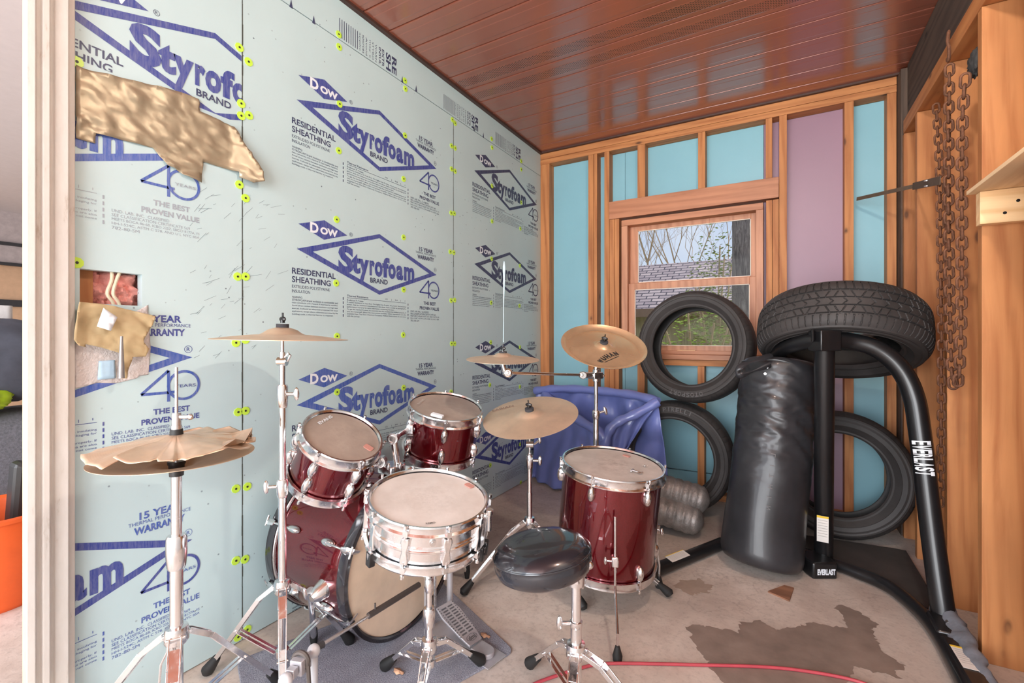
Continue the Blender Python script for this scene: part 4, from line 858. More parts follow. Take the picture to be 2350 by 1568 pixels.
def on_plate(mb, F, R, bell, rise, china=False):
    Fi = F.inverted(); bm = bmesh.new(); bv = [bm.verts.new(Fi @ p) for p in mb.v]
    for p in bm.verts: p.co.z = 0
    for f in mb.f: bm.faces.new([bv[k] for k in f])
    for ax in (0, 1):
        no = V((1-ax, ax, 0))
        for k in range(-42, 43): bmesh.ops.bisect_plane(bm, geom=bm.verts[:]+bm.edges[:]+bm.faces[:], plane_co=no*(k*.005), plane_no=no)
    bm.verts.index_update(); out = []
    for v in bm.verts:
        q = v.co; r_ = math.hypot(q.x, q.y); t = max(0, (r_-bell*1.15)/(R-bell*1.15)); z = rise*.93*(1-t**1.25) if not china else rise*.93*(1-t*1.1)+(.022*max(0, (t-.78)/.22)**1.5)
        out.append(F @ V((q.x, q.y, z+.0016)))
    mb.v = out; mb.f = [tuple(v.index for v in f.verts) for f in bm.faces]; mb.mi = [0]*len(mb.f); bm.free()
def topper(root, F, rise=.038, big=1.0):
    mb = MB(F); mb.cyl((0, 0, rise-.004), (0, 0, rise+.009*big), .019*big, n=20); mb.build('felt_washer', plain('dark_felt', (.04, .04, .045), .95), root)
    mb = MB(F); mb.cyl((0, 0, rise+.012*big), (0, 0, rise+.022*big), .007*big, n=12); mb.sph((0, 0, rise+.024*big), (.016*big, .006*big, .009*big), 9); mb.cyl((0, 0, rise+.03*big), (0, 0, rise+.045*big), .003, n=8); mb.build('wing_nut', BLKP, root)
# crash at the left, seen edge on
cb = at(648, 1345, 1.49); cx, cy = cb.x, cb.y
crs = thing('cymbal_stand', 'tall straight chrome cymbal stand left of the bass drum, crash on top', 'cymbal stand', (cx, cy, 0))
Vz = lambda z: V((cx, cy, z))
def zz(py, d): return 1.1-(py-776)/FPX*d
zc = {k: zz(k, 1.49) for k in (1120, 915, 900, 830, 790, 770, 1345, 1570)}
pole(crs, [(Vz(.06), Vz(zc[1120]), .0125), (Vz(zc[1120]-.02), Vz(zc[900]), .0105), (Vz(zc[900]), Vz(zc[830]), .0085), (Vz(zc[830]), Vz(zc[770]+.03), .0055)],
     [(Vz(zc[1120]-.03), Vz(zc[1120]+.03), .018, (-.6, -.6, 0)), (Vz(zc[915]-.030), Vz(zc[900]+.024), .0165, (.8, .4, 0))])
mb = MB(); a = V((cx, cy, zc[830])); mb.cyl(a-RT*.014, a+RT*.014, .014, n=18); mb.tube([a+V((0, 0, -.03)), a, a+V((0, 0, .03))], .009, 12); ti = mb.build('tilter', CHROME, crs)
mb = MB(); mb.tube([a+RT*.016, a+RT*.026+V((0, 0, .02)), a+RT*.02+V((0, 0, .028)), a+RT*.006+V((0, 0, .012))], .0035, 8); mb.build('wing_nut', CHROME, ti)
e = fl(478, 1552); e2 = fl(802, 1482); e3 = V((cx, cy, 0))*3-V((e.x, e.y, 0))-V((e2.x, e2.y, 0)); e3 = V((cx, cy, 0))+(e3-V((cx, cy, 0))).normalized()*.25
tripod(crs, Vz(0), Vz(zc[1345]), [e, e2, e3], .0125, .022)
r, F = ring_cymbal('crash_cymbal', 'thin bronze crash cymbal seen edge on, high on the left stand', V((cx, cy, zc[770]-.012)), (.02, -.0, 1), .200, BRZD, .058, .022, .016); topper(r, F, .040)
# hi-hat
hb = at(405, 1025, 1.21); hx, hy = hb.x, hb.y; H_ = lambda z: V((hx, hy, z))
hh = thing('hihat_stand', 'chrome hi-hat stand in front of the door trim end of the foam wall', 'cymbal stand', (hx, hy, 0))
zh = lambda py: zz(py, 1.21)
pole(hh, [(H_(.03), H_(zh(1240)), .0150), (H_(zh(1250)), H_(zh(1075)), .0120), (H_(zh(1075)), H_(zh(843)), .0040)], [(H_(zh(1305)), H_(zh(1228)), .0235, None)], 'tube')
mb = MB(); mb.cyl(H_(zh(1092)), H_(zh(1065)), .016, .018, 20); mb.cyl(H_(zh(1065)), H_(zh(1058)), .020, n=20); mb.build('cymbal_seat', BLKP, hh)
mb = MB(); mb.cyl(H_(zh(1088))+V((-.026, 0, 0)), H_(zh(1068))+V((-.026, 0, 0)), .005, n=10); mb.build('tilt_screw', BLKP, hh)
mb = MB(); mb.cyl(H_(zh(1005)), H_(zh(985)), .016, .014, 18); mb.build('felt_washer', RUB, hh)
mb = MB(); mb.cyl(H_(zh(985)), H_(zh(976)), .012, n=14); mb.cyl(H_(zh(976)), H_(zh(948)), .0105, n=14); c = H_(zh(957)); mb.tube([c, c+RT*.03], .005, 8); mb.sph(tuple(c+RT*.036), (.010, .007, .008), 8); mb.build('clutch', CHROME2, hh)
g1 = fl(640, 1575); d1 = (V((g1.x, g1.y, 0))-V((hx, hy, 0))); L = d1.length; a0 = math.atan2(d1.y, d1.x)
ft_ = [V((hx+L*math.cos(a0+k*2.094), hy+L*math.sin(a0+k*2.094), 0)) for k in range(3)]
ft_ = [V((min(max(p.x, XW+.05), 9), p.y, 0)) for p in ft_]
tripod(hh, H_(0), H_(zh(1455)), ft_, .015, .026, low=H_(.12))
for k in (-1, 1):
    mb = MB(); o_ = RT*k; mb.tube([H_(zh(1470))+o_*.006-FW*.022, H_(zh(1482))+o_*.007-FW*.022, H_(zh(1512))+o_*.024-FW*.022, H_(zh(1575))+o_*.030-FW*.022, H_(.10)+o_*.030-FW*.022], .003, 8); mb.build('pull_rod', CHROME, hh)
nh = (-.03, .02, 1)
r, F = ring_cymbal('hihat_cymbal', 'lower hi-hat cymbal, intact, curving up towards its edge', H_(zh(1046)), -(Z+RT*.005), .178, BRZD, .045, .012, .024)
# torn top cymbal
root = thing('hihat_cymbal', 'upper hi-hat cymbal, cracked and torn with curled flaps along its edge', 'cymbal', H_(zh(1000)))
mb = MB(frame(H_(zh(1027)), Z, (1, 0, 0))); vs = []; fs = []; NA, NR = 220, 18
crk = math.atan2(-.92, .36)
for i in range(NA+1):
    a = crk+.045+(2*math.pi-.09)*i/NA; t = i/NA
    for k in range(NR+1):
        q = k/NR; r_ = .008+(.182+.006*noise.noise(V((math.cos(a)*5, math.sin(a)*5, 0)))-(.018 if noise.noise(V((math.cos(a)*9, math.sin(a)*9, 3))) > .32 else 0)-.008)*q
        z = .024*(1-q*q)+(.010*max(0, 1-q*3.4)); z += .014*q*q*noise.noise(V((math.cos(a)*2.4, math.sin(a)*2.4, 7))); z += .0025*q*noise.noise(V((math.cos(a)*9*q, math.sin(a)*9*q, 2)))
        z += .020*q*math.exp(-t*16) - .012*q*math.exp(-(1-t)*16); z += .010*max(0, math.sin(a*3+1))**10*q**3
        sp_ = .05*q*math.exp(-t*30)
        vs.append((r_*math.cos(a+sp_), r_*math.sin(a+sp_), z))
for i in range(NA):
    for k in range(NR): b = i*(NR+1)+k; fs.append((b, b+NR+1, b+NR+2, b+1))
mb.add(vs, fs); o = mb.build('plate', BRZ, root, ang=60); so = o.modifiers.new('thickness', 'SOLIDIFY'); so.thickness = .0012
for a, L_, hgt in ((1.2, .05, .020), (.85, .04, .026), (.35, .045, .018), (1.9, .05, .012), (2.4, .04, .010)):
    mb = MB(frame(H_(zh(1026)), Z, (1, 0, 0))); c = V((math.cos(a), math.sin(a), 0)); t = V((-c.y, c.x, 0)); vs = []
    P = [c*.10-t*.03, c*.165-t*.05, c*.175+V((0, 0, hgt)), c*.165+t*.05, c*.10+t*.03]
    mb.add([tuple(p+V((0, 0, .010))) for p in P], [(0, 1, 2, 3, 4)]); o = mb.build('torn_flap', BRZD, root); so = o.modifiers.new('thickness', 'SOLIDIFY'); so.thickness = .001
# snare stand
sx0, sy0 = -.950, 1.132; Sz = lambda z: V((sx0, sy0, z)); zs = lambda py: zz(py, 1.46)
sns = thing('snare_stand', 'chrome snare tripod on the grey carpet with its basket under the snare', 'snare stand', (sx0, sy0, 0))
pole(sns, [(Sz(.07), Sz(zs(1410)), .0125), (Sz(zs(1412)), Sz(zs(1335)), .0100)], [(Sz(zs(1438)), Sz(zs(1392)), .0185, None), (Sz(zs(1356)), Sz(zs(1326)), .0145, None)])
tripod(sns, Sz(0), Sz(zs(1478)), [fl(885, 1542), fl(1102, 1530), V((sx0, sy0, 0))-FW.lerp(RT, .05)*.18], .0125, .020, low=Sz(.085))
nS = V((.173, -.08, .98)).normalized(); bc = V((-.958, 1.142, .598))-nS*.150
mb = MB(); mb.cyl(Sz(zs(1330)), bc-nS*.02, .012, n=14); mb.obox(frame(bc-nS*.012, nS), .030, .026, .014); bk = mb.build('basket_hub', CHROME, sns, bevel=.004)
for k in range(3):
    a = math.radians(254+120*k); d = (FS.to_3x3() @ V((math.cos(a), math.sin(a), 0))); mb = MB(); e = bc+d*.196; mb.tube([bc-nS*.010, bc+d*.10-nS*.008, e-nS*.004, e+nS*.030], [.007, .0055, .0055, .006], 10); am = mb.build('basket_arm', CHROME, sns)
    mb = MB(); mb.obox(frame(e+nS*.010-d*.006, d, nS), .022, .012, .010); mb.build('rubber_grip', BLKP, am, bevel=.003)
# throne
tx = at(1322, 1400, 1.36); tx0, ty0 = tx.x, tx.y; Tz = lambda z: V((tx0, ty0, z)); zt2 = lambda py: zz(py, 1.36)
thr = thing('drum_throne', 'round black vinyl drum stool on a chrome tripod', 'stool', (tx0, ty0, 0))
pole(thr, [(Tz(.03), Tz(zt2(1434)), .0165), (Tz(zt2(1436)), Tz(zt2(1322)), .0145)], [(Tz(zt2(1440)), Tz(zt2(1424)), .0185, -RT)])
tripod(thr, Tz(0), Tz(zt2(1492)), [fl(1217, 1537), V((tx0, ty0, 0))+(RT*.8-FW*.55).normalized()*.27, V((tx0, ty0, 0))-(RT*.25+FW).normalized()*.27], .0165, .026, low=Tz(.06), footlen=.06)
sc_ = at(1243, 1262, 1.42); nS2 = (V((-.095, 0, 0))*1+V((0, 0, 1))-FW*.02+RT*(-.05)).normalized(); FT = frame(sc_, nS2, (1, 0, 0)); Rs = .149
mb = MB(FT); mb.lathe([(.0002, .030), (.06, .0295), (.10, .027), (.128, .020), (.142, .008), (.1475, .0), (.1495, -.004), (.1485, -.008), (.150, -.014), (.150, -.034), (.144, -.052), (.125, -.066), (.09, -.072), (.0002, -.072)][::-1], n=72); mb.build('cushion', VINYL, thr)
mb = MB(FT); mb.tube([(math.cos(a)*.1485, math.sin(a)*.1485, -.004) for a in [2*math.pi*k/72 for k in range(72)]], .0028, 8, closed=True); mb.build('piping', VINYL, thr)
mb = MB(); pt = Tz(zt2(1326)); mb.obox(frame(lin(pt, sc_-nS2*.08, .45)+V((0, 0, .012)), nS2, sc_-pt), .065, .026, .012); mb.cyl(pt-V((0, 0, .02)), pt+V((0, 0, .03)), .024, .028, 18); c = at(1352, 1297, 1.36); mb.tube([lin(pt, c, .2)+V((0, 0, .02)), c], .008, 10); mb.sph(tuple(c), .013, 8); mb.build('seat_bracket', CHROME, thr)
# stand behind the throne and its cymbal
bx0, by0 = -.962, 1.832; Bz = lambda z: V((bx0, by0, z)); zb_ = lambda py: zz(py, 2.069)
sbs = thing('cymbal_stand', 'low chrome cymbal stand under the large tilted ride, behind the snare', 'cymbal stand', (bx0, by0, 0))
pole(sbs, [(Bz(.05), Bz(zb_(1130)), .0120), (Bz(zb_(1130)), Bz(zb_(1040)), .0100), (Bz(zb_(1045)), Bz(zb_(960)), .0055)], [(Bz(zb_(1075)), Bz(zb_(1045)), .0165, (.8, .4, 0))])
tripod(sbs, Bz(0), Bz(zb_(1197)), [fl(1066, 1368), fl(1337, 1402), V((-1.04, 2.11, 0))], .012, .022)
a = Bz(zb_(1020)); mb = MB(); mb.cyl(a-RT*.016, a+RT*.016, .015, n=16); mb.tube([a+RT*.02, a+RT*.04+V((0, 0, .015))], .005, 8); mb.sph(tuple(a+RT*.045+V((0, 0, .02))), (.008, .008, .018), 8); mb.build('tilter', CHROME, sbs)
nR = (RT*(-.14)+V((0, 0, .955))-FW*.26).normalized(); r, F = ring_cymbal('ride_cymbal', 'broad bronze cymbal tilted towards the stool, lowest of the four', at(1217, 955, 1.99), nR, .205, BRZ, .055, .014, .012); topper(r, F, .028)
a_ = V(ptF(F, 1130, 947)); b_ = V(ptF(F, 1175, 938)); dd = b_-a_; mb = MB(F @ Matrix.Translation((a_.x, a_.y, 0)) @ Matrix.Rotation(math.atan2(dd.y, dd.x), 4, 'Z')); put(mb, 'SABIAN', 0, .10, 0, .024, 0, .02, .006); on_plate(mb, F, .205, .055, .012); mb.build('cymbal_logo', plain('faint_cymbal_ink', sRGB(160, 130, 112), .5), r, smooth=False)
# stand with boom behind the floor tom
wx0, wy0 = -.771, 2.164; Wz = lambda z: V((wx0, wy0, z)); zw = lambda py: zz(py, 2.26)
wus = thing('cymbal_stand', 'chrome cymbal stand behind the floor tom with a side boom arm', 'cymbal stand', (wx0, wy0, 0))
pole(wus, [(Wz(.05), Wz(zw(1150)), .0135), (Wz(zw(1150)), Wz(zw(945)), .0135), (Wz(zw(950)), Wz(zw(800)), .0095)], [(Wz(zw(962)), Wz(zw(942)), .018, (.8, .5, .3))])
tripod(wus, Wz(0), Wz(zw(1235)), [fl(1534, 1372), fl(1207, 1358), V((-.90, 2.50, 0))], .0135, .026)
cl_ = Wz(zw(862)); ae = at(1165, 856, 1.96); st_ = lin(cl_, ae, .17)
mb = MB(); mb.obox(frame(cl_, (0, 0, 1), ae-cl_), .030, .020, .016); mb.cyl(cl_-V((0, 0, .03)), cl_+V((0, 0, .03)), .016, n=16); mb.tube([cl_, lin(cl_, ae, .2)], .014, 14); mb.cyl(st_-FW*.016, st_+FW*.016, .018, n=18); bc_ = mb.build('boom_clamp', CHROME, wus, bevel=.003)
mb = MB(); q = cl_+(cl_-ae).normalized()*.04; mb.tube([cl_, q], .005, 8); mb.sph(tuple(q), (.014, .006, .010), 8); mb.build('wing_nut', CHROME, bc_)
mb = MB(); mb.tube([st_, ae], .0062, 14); mb.build('boom_arm', CHROME, wus)
mb = MB(); mb.sph((0, 0, 0), (.020, .020, .011), 10, frame(ae, -FW)); mb.tube([ae-FW*.011+RT*(.012*math.cos(a))+Z*(.012*math.sin(a)) for a in [2*math.pi*k/24 for k in range(24)]], .003, 8, closed=True); up_ = at(1155, 800, 1.95); mb.tube([ae+V((-.012, 0, .0)), at(1152, 830, 1.955), up_], [.012, .007, .004], 12); mb.build('tilter', CHROME, wus)
r, F = ring_cymbal('splash_cymbal', 'small flat bronze cymbal on the end of the boom arm', at(1154, 825, 1.95), (.05, -.06, 1), .153, BRZ, .040, .014, .014); topper(r, F, .026, .85)
mb = MB(); mb.tube([at(1155, 786, 1.95), at(1156, 700, 1.95), at(1157, 640, 1.95), at(1157, 612, 1.95), at(1157, 600, 1.95)], [.0016, .0018, .0045, .006, .002], 10); tag(mb.build('thin_rod', plain('pale_blue_plastic', sRGB(176, 204, 214), .3)), 'thin pale blue rod standing upright above the small flat cymbal', 'rod')
nW = V((.312, -.463, .83)).normalized(); nW = (RT*.04-FW*.50+V((0, 0, .86))).normalized(); r, F = ring_cymbal('china_cymbal', 'bright bronze cymbal with a black brand mark, tilted to face the stool', at(1384, 800, 2.24), nW, .205, BRZW, .042, .016, .016, china=True); topper(r, F, .032)
BLINK = plain('black_ink', (.02, .02, .02), .5)
a_ = V(ptF(F, 1380, 834)); b_ = V(ptF(F, 1440, 808)); dd = b_-a_; base = math.atan2(dd.y, dd.x); mb = MB(F @ Matrix.Translation((a_.x, a_.y, 0)) @ Matrix.Rotation(base, 4, 'Z'))
for i, ch in enumerate('WUHAN'):
    t = i-2; xx = .052+t*.024; yy = .0-t*t*.0016; old = mb.M; mb.M = mb.M @ Matrix.Translation((xx, yy, .012)) @ Matrix.Rotation(-t*.10, 4, 'Z'); put(mb, ch, -.010, .010, 0, .028, 0, .06); mb.M = old
stroke(mb, [(.01, -.010), (.10, -.014)], .003, 0, .012); on_plate(mb, F, .205, .042, .016, True); mb.build('cymbal_logo', BLINK, r, smooth=False)

# ------------------------------------------------------------------ bass pedal and its slave
ped = thing('bass_pedal', 'double bass drum pedal, slotted footboard on the carpet and linked posts', 'pedal', (-1.0, 1.36, 0))
A = fl(1018, 1388, .10); Bp_ = fl(1092, 1476, .03); ax = (Bp_-A); axn = ax.normalized(); side = V((-axn.y, axn.x, 0)).normalized()
mb = MB(); Fb = frame(A, axn.cross(side)*-1 if axn.cross(side).z < 0 else axn.cross(side), axn); mb.M = Fb
Lb = ax.length; mb.prism([(0, -.036), (Lb*.25, -.044), (Lb*.7, -.038), (Lb, -.030), (Lb, .030), (Lb*.7, .038), (Lb*.25, .044), (0, .036)], -.004, .004); fb = mb.build('footboard', GREYM, ped, bevel=.002)
mb = MB(Fb)
for k in range(11):
    for s in (-1, 1): xk = Lb*(.10+.065*k); mb.box((xk-.0028, s*.004, .0035), (xk+.0028, s*.026, .0048))
for k in range(14):
    for s in (-1, 1): xk = Lb*(.05+.055*k); mb.cyl((xk, s*.035, .0035), (xk, s*.035, .0048), .0022, n=8)
mb.build('grip_slot', plain('slot_dark', (.10, .10, .11), .6), fb, smooth=False)
mb = MB(Fb @ Matrix.Translation((Lb*.88, 0, .0046)) @ Matrix.Rotation(math.pi/2, 4, 'Z')); put(mb, 'dmi', -.016, .016, -.007, .009, 0, .03); ring2d(mb, 0, .001, .021, .0235, 0, 0, 30, .55); mb.build('pedal_logo', plain('logo_dark', (.12, .12, .13), .5), fb, smooth=False)
hl = Bp_+axn*.004; hl.z = .022; Fh = frame(hl, (0, 0, 1), V((axn.x, axn.y, 0))); mb = MB(Fh); pr = [(0, -.030), (.045, -.030)]+[(.045+.030*math.cos(a), .030*math.sin(a)) for a in [-math.pi/2+math.pi*k/10 for k in range(1, 10)]]+[(.045, .030), (0, .030)]
mb.prism(pr, -.012, .006); mb.build('heel_plate', GREYM, ped, bevel=.003)
mb = MB(); mb.prism([tuple((V((A.x, A.y, 0))+side*s_*w+axn*k)[:2]) for s_, w, k in ((-1, .05, -.05), (-1, .045, Lb+.11), (1, .045, Lb+.11), (1, .05, -.05))], .0075, .0105); mb.build('base_plate', GREYM, ped, smooth=False)
pp = [V((A.x, A.y, 0))-V((axn.x, axn.y, 0))*.03+side*s_*.055 for s_ in (-1, 1)]
for p in pp: mb = MB(); mb.tube([p+V((0, 0, .008)), p+V((0, 0, .24))], .012, 16); mb.sph(tuple(p+V((0, 0, .24))), .017, 10); mb.build('post', GREYM, ped)
mb = MB(); mb.tube([p+V((0, 0, .235)) for p in pp], .008, 12); mb.build('axle', CHROME2, ped)
bt = lin(pp[0], pp[1], .5)+V((0, 0, .235)); mb = MB(); mb.tube([bt, bt+V((-.02, 0, .12))], .0035, 8); bs = mb.build('beater_shaft', CHROME, ped)
for p in pp[:1]: mb = MB(); mb.tube([p+V((.02, 0, .22))+V((0, .02, 0)), p+V((.02, .02, .08))], .0055, 8); mb.build('spring', CHROME2, ped)
# slave unit
sp0, sp1 = on(655, 1560, 'z', .205), on(720, 1492, 'z', .205)
for p in (sp0, sp1): mb = MB(); mb.tube([(p.x, p.y, .006), (p.x, p.y, .19)], .0115, 16); mb.sph((p.x, p.y, .202), (.019, .017, .019), 12); mb.build('slave_post', plain('pale_grey_cast', (.62, .62, .64), .4, .2, var=.05), ped)
mb = MB(); mb.tube([sp0, sp1], .0075, 14); mc = lin(sp0, sp1, .52); mb.obox(frame(mc, sp1-sp0), .018, .020, .022); mb.obox(frame(lin(sp0, sp1, .22), sp1-sp0), .012, .012, .010); mb.build('slave_axle', GREYM, ped, bevel=.002)
mb = MB(); dS = (sp1-sp0).normalized(); pS = dS.cross(V((0, 0, 1))); c = lin(sp0, sp1, .52); mb.tube([(c+dS*.0+V((math.cos(a)*.022*pS.x, math.cos(a)*.022*pS.y, math.sin(a)*.022+.008))) for a in [2*math.pi*k/20 for k in range(20)]], .007, 8, closed=True); mb.tube([c+pS*.022, c+pS*.03-V((0, 0, .12)), c+pS*.05-V((0, 0, .17))], .006, 6); mb.build('chain_sprocket', plain('dark_chain', (.14, .12, .11), .5, .6), ped)
mb = MB(); mb.prism([(sp0.x-.03, sp0.y-.03), (sp0.x+.30, sp0.y-.0), (sp1.x+.30, sp1.y+.0), (sp1.x-.03, sp1.y+.03)], .0, .006); mb.build('slave_base', GREYM, ped, smooth=False)
shA, shB = on(742, 1478, 'z', .205), on(962, 1342, 'z', .215); shM = lin(shA, shB, .42)
mb = MB(); mb.tube([sp1, lin(sp1, shA, .9)], .010, 10); mb.tube([lin(sp1, shA, .8), shA], .0105, 8); mb.build('universal_joint', plain('dark_steel', (.08, .08, .085), .4, .6), ped)
mb = MB(); mb.tube([shA, lin(shA, shM, 1.05)], .0052, 12); mb.build('drive_shaft', CHROME2, ped)
mb = MB(); mb.tube([shM, shB], .0105, 6); mb.tube([lin(shM, shB, .12), lin(shM, shB, .12)+V((0, 0, .028))], .003, 8); mb.build('shaft_sleeve', plain('dark_sleeve', (.09, .075, .07), .4, .4), ped)
# carpet under it
p0 = V((-.800, 1.412, 0)); e1 = V((-.907, .42, 0)).normalized(); e2_ = V((-.357, -.934, 0)).normalized(); pr = []
cn = [p0, p0+e1*.56, p0+e1*.56+e2_*.80, p0+e2_*.80]
for i, c in enumerate(cn):
    a = cn[i-1]; b = cn[(i+1) % 4]; u, v = (a-c).normalized()*.035, (b-c).normalized()*.035
    for k in range(6): t = k/5; q = c+u*(1-t)**2+v*t**2; pr.append((max(q.x, XW+.01), q.y))
mb = MB(); mb.prism(pr, .0, .0075); tag(mb.build('carpet_mat', CARPET, smooth=False, bevel=.003), 'grey speckled carpet mat under the pedal and snare stand', 'mat')
LF = plain('dry_leaf', sRGB(206, 160, 128), .7, var=.2, sc=30)
for (px, py), lb in (((913, 1545), 'pinkish dry leaf scrap on the carpet by the left snare foot'), ((1112, 1462), 'tan dry leaf curled beside the pedal heel')):
    p = fl(px, py, .0085); mb = MB(frame(p, (.1, .1, 1))); vs = [(0, 0, .010)]+[(.019*math.cos(a)*(1+.25*math.sin(3*a)), .013*math.sin(a), .002+.006*abs(math.sin(a*2.5))) for a in [2*math.pi*k/14 for k in range(14)]]
    mb.add(vs, [(0, k+1, (k+1) % 14+1) for k in range(14)]); o = tag(mb.build('dry_leaf', LF), lb, 'leaf', 'dry leaves on the carpet'); so = o.modifiers.new('t', 'SOLIDIFY'); so.thickness = .001

# ------------------------------------------------------------------ tyres
def tyre(name, label, c, n, R, Wd, rin, tread='plain', seed=0, group=None, lettering=None, text_at=None):
    root = thing(name, label, 'tyre', (c[0], c[1], c[2]-R if abs(n[2]) < .7 else c[2]-Wd/2), group); F = frame(c, n, (1, 0, 0) if abs(V(n).normalized().x) < .8 else (0, 1, 0)); h = Wd/2
    NA = 1100 if tread == 'deep' else 360; NT = 84 if tread == 'deep' else 30; mb = MB(F); vs = []; fs = []
    for i in range(NA):
        a = 2*math.pi*i/NA; arc = a*R
        for k in range(NT+1):
            u = -1+2*k/NT; z = u*h*.90; r = R-.020*abs(u)**5-.004*u*u; g = 0
            for gu in ((-.52, -.18, .18, .52) if tread == 'deep' else (-.5, 0, .5)):
                if abs(u-gu) < .028: g = .008
            if tread == 'deep':
                if abs(u) > .58:
                    if (arc+.008*abs(u)) % .030 < .0046: g = max(g, .006)
                elif abs(u) > .20:
                    if (arc+(.055*abs(u) if int(arc/.065) % 2 else -.055*abs(u))) % .0325 < .0046: g = max(g, .006)
                elif (arc+.10*abs(u-.0)) % .05 < .0046: g = max(g, .005)
            elif abs(u) > .6 and arc % .028 < .004: g = max(g, .003)
            vs.append(((r-g)*math.cos(a), (r-g)*math.sin(a), z))
    for i in range(NA):
        j = (i+1) % NA
        for k in range(NT): fs.append((i*(NT+1)+k, j*(NT+1)+k, j*(NT+1)+k+1, i*(NT+1)+k+1))
    mb.add(vs, fs); mb.build('tread', TIRE, root, ang=28)
    for s in (1, -1):
        r0 = R-.024; P = [(r0, s*h*.90), (r0-.004, s*h*.96), (r0-.012, s*h*.985), (r0-.02, s*h*.97), (lerp := R-(R-rin)*.45, s*h*1.0), (R-(R-rin)*.62, s*h*.97), (R-(R-rin)*.64, s*h*.985), (R-(R-rin)*.68, s*h*.95), (rin+.016, s*h*.80), (rin+.008, s*h*.80), (rin, s*h*.74), (rin, s*h*.60)]
        mb = MB(F); mb.lathe(P if s < 0 else P[::-1], n=160); sd = mb.build('sidewall', TIRE, root, ang=25)
        if lettering and s == lettering[1]:
            mb = MB(F); st0 = lettering[2]; rr = R-(R-rin)*.42
            for i, ch in enumerate(lettering[0]):
                a = st0-i*.085*(1 if s > 0 else -1); d = V((math.cos(a), math.sin(a), 0)); t = V((-d.y, d.x, 0))*(1)
                M = Matrix(((-t.x*s, d.x*-1 if False else -d.x*-1, 0, d.x*rr), (-t.y*s, d.y, 0, d.y*rr), (0, 0, s, s*(h+.0012)), (0, 0, 0, 1)))
                old = mb.M; mb.M = F @ M; put(mb, ch, -.003 if ch == 'I' else -.010, .003 if ch == 'I' else .010, -.013, .013, 0, .02); mb.M = old
            mb.build('raised_lettering', plain('tyre_letter', (.085, .08, .08), .6), sd, smooth=False)
    P = [(rin, h*.6), (rin+.012, h*.55), (R-.028, h*.82), (R-.020, 0), (R-.028, -h*.82), (rin+.012, -h*.55), (rin, -h*.6)]
    mb = MB(F); mb.lathe(P[::-1], n=120); mb.build('inner_liner', RUB, root, ang=50); return root, F
tyre('car_tyre', 'upright car tyre leaning in front of the window, balanced on the lower tyre', (-.455, 3.060, 1.045), (-.16, -.98, .13), .345, .205, .238, group='car tyres at the back wall', lettering=('OTOSPORT', 1, math.radians(-75)))
tyre('car_tyre', 'upright car tyre on the floor below the window, half behind the floor tom', (-.575, 3.085, .350), (-.02, -1, .03), .350, .205, .240, group='car tyres at the back wall', lettering=('PIRELLI', 1, math.radians(98)))
cC = on(1925, 1040, 'y', 3.13); tyre('car_tyre', 'upright car tyre on the floor behind the black stand posts', (cC.x-.005, 3.16, .345), (-.05, -1, .10), .345, .215, .225, group='car tyres at the back wall')
tb = V((.245, 2.70, 1.015)); nb = V((.05, .40, .915)).normalized(); tyre('car_tyre', 'large wide tyre lying tilted on top of the black bag stand', tb+nb*.115, nb, .350, .235, .235, 'deep', group='car tyres at the back wall')

# ------------------------------------------------------------------ heavy bag stand
jn = at(1892, 782, 2.03); pb = fl(1890, 1300); 
bst = thing('heavy_bag_stand', 'black steel heavy bag stand carrying the tilted tyre', 'stand', (pb.x, pb.y, 0))
mb = MB(); mb.tube([(pb.x, pb.y, .04), lin(pb, jn, .5)+V((0, 0, 0)), jn+V((0, 0, .01))], .039, 24); up1 = mb.build('upright', BLKP, bst)
lp = at(2165, 1455, 1.76); lp.z = .05
cv = smoothpath([jn+V((.01, .0, .005)), at(1950, 783, 2.02), at(2010, 800, 1.98), at(2062, 842, 1.94), at(2095, 905, 1.91), at(2112, 1000, 1.88), at(2140, 1230, 1.82), lp], 8)
cvR = smoothpath(cv, 4); mb = MB(); mb.tube(cvR, .037, 24); up2 = mb.build('upright', BLKP, bst)
cv = smoothpath([jn-V((.01, 0, -.005)), at(1835, 788, 2.14), at(1790, 808, 2.32), at(1758, 860, 2.56), at(1735, 1000, 2.63), fl(1690, 1240)+V((0, 0, .06))], 8)
mb = MB(); mb.tube(cv, .035, 20); mb.build('upright', BLKP, bst)
mb = MB(); mb.obox(frame(jn+V((0, 0, -.0)), (0, 0, 1), RT), .045, .045, .045); mb.box((jn.x-.05, jn.y-.05, jn.z-.005), (jn.x-.04, jn.y+.05, jn.z+.05)); mb.build('top_bracket', BLKP, bst, bevel=.006)
def lift(p, z): return V((p.x, p.y, z))
q0, q1 = lift(fl(1480, 1335), .032), lift(fl(1655, 1262), .032)
mb = MB(); mb.tube([q0, q1, lift(fl(1760, 1262), .032), lift(V((pb.x, pb.y, 0)), .032)], .030, 16); ft1_ = mb.build('floor_tube', BLKP, bst)
cv = smoothpath([lift(V((pb.x, pb.y, 0)), .028), lift(fl(1960, 1326), .028), lift(fl(2040, 1362), .028), lift(fl(2110, 1420), .028), lift(fl(2155, 1478), .028), lift(fl(2200, 1560), .028), lift(fl(2260, 1680), .028)], 6)
mb = MB(); mb.tube(cv, .026, 16); mb.build('floor_tube', BLKP, bst)
mb = MB(frame(lift(fl(1880, 1318), .045), (0, 0, 1), RT)); mb.prism([(-.06, -.05), (.05, -.05), (.06, .0), (.05, .08), (-.05, .08), (-.065, .0)], -.045, .03); fc = mb.build('foot_cap', BLKP, bst, bevel=.008)
LBL = plain('paper_label', sRGB(224, 220, 214), .5, var=.04); LBY = plain('yellow_band', sRGB(226, 190, 60), .5)
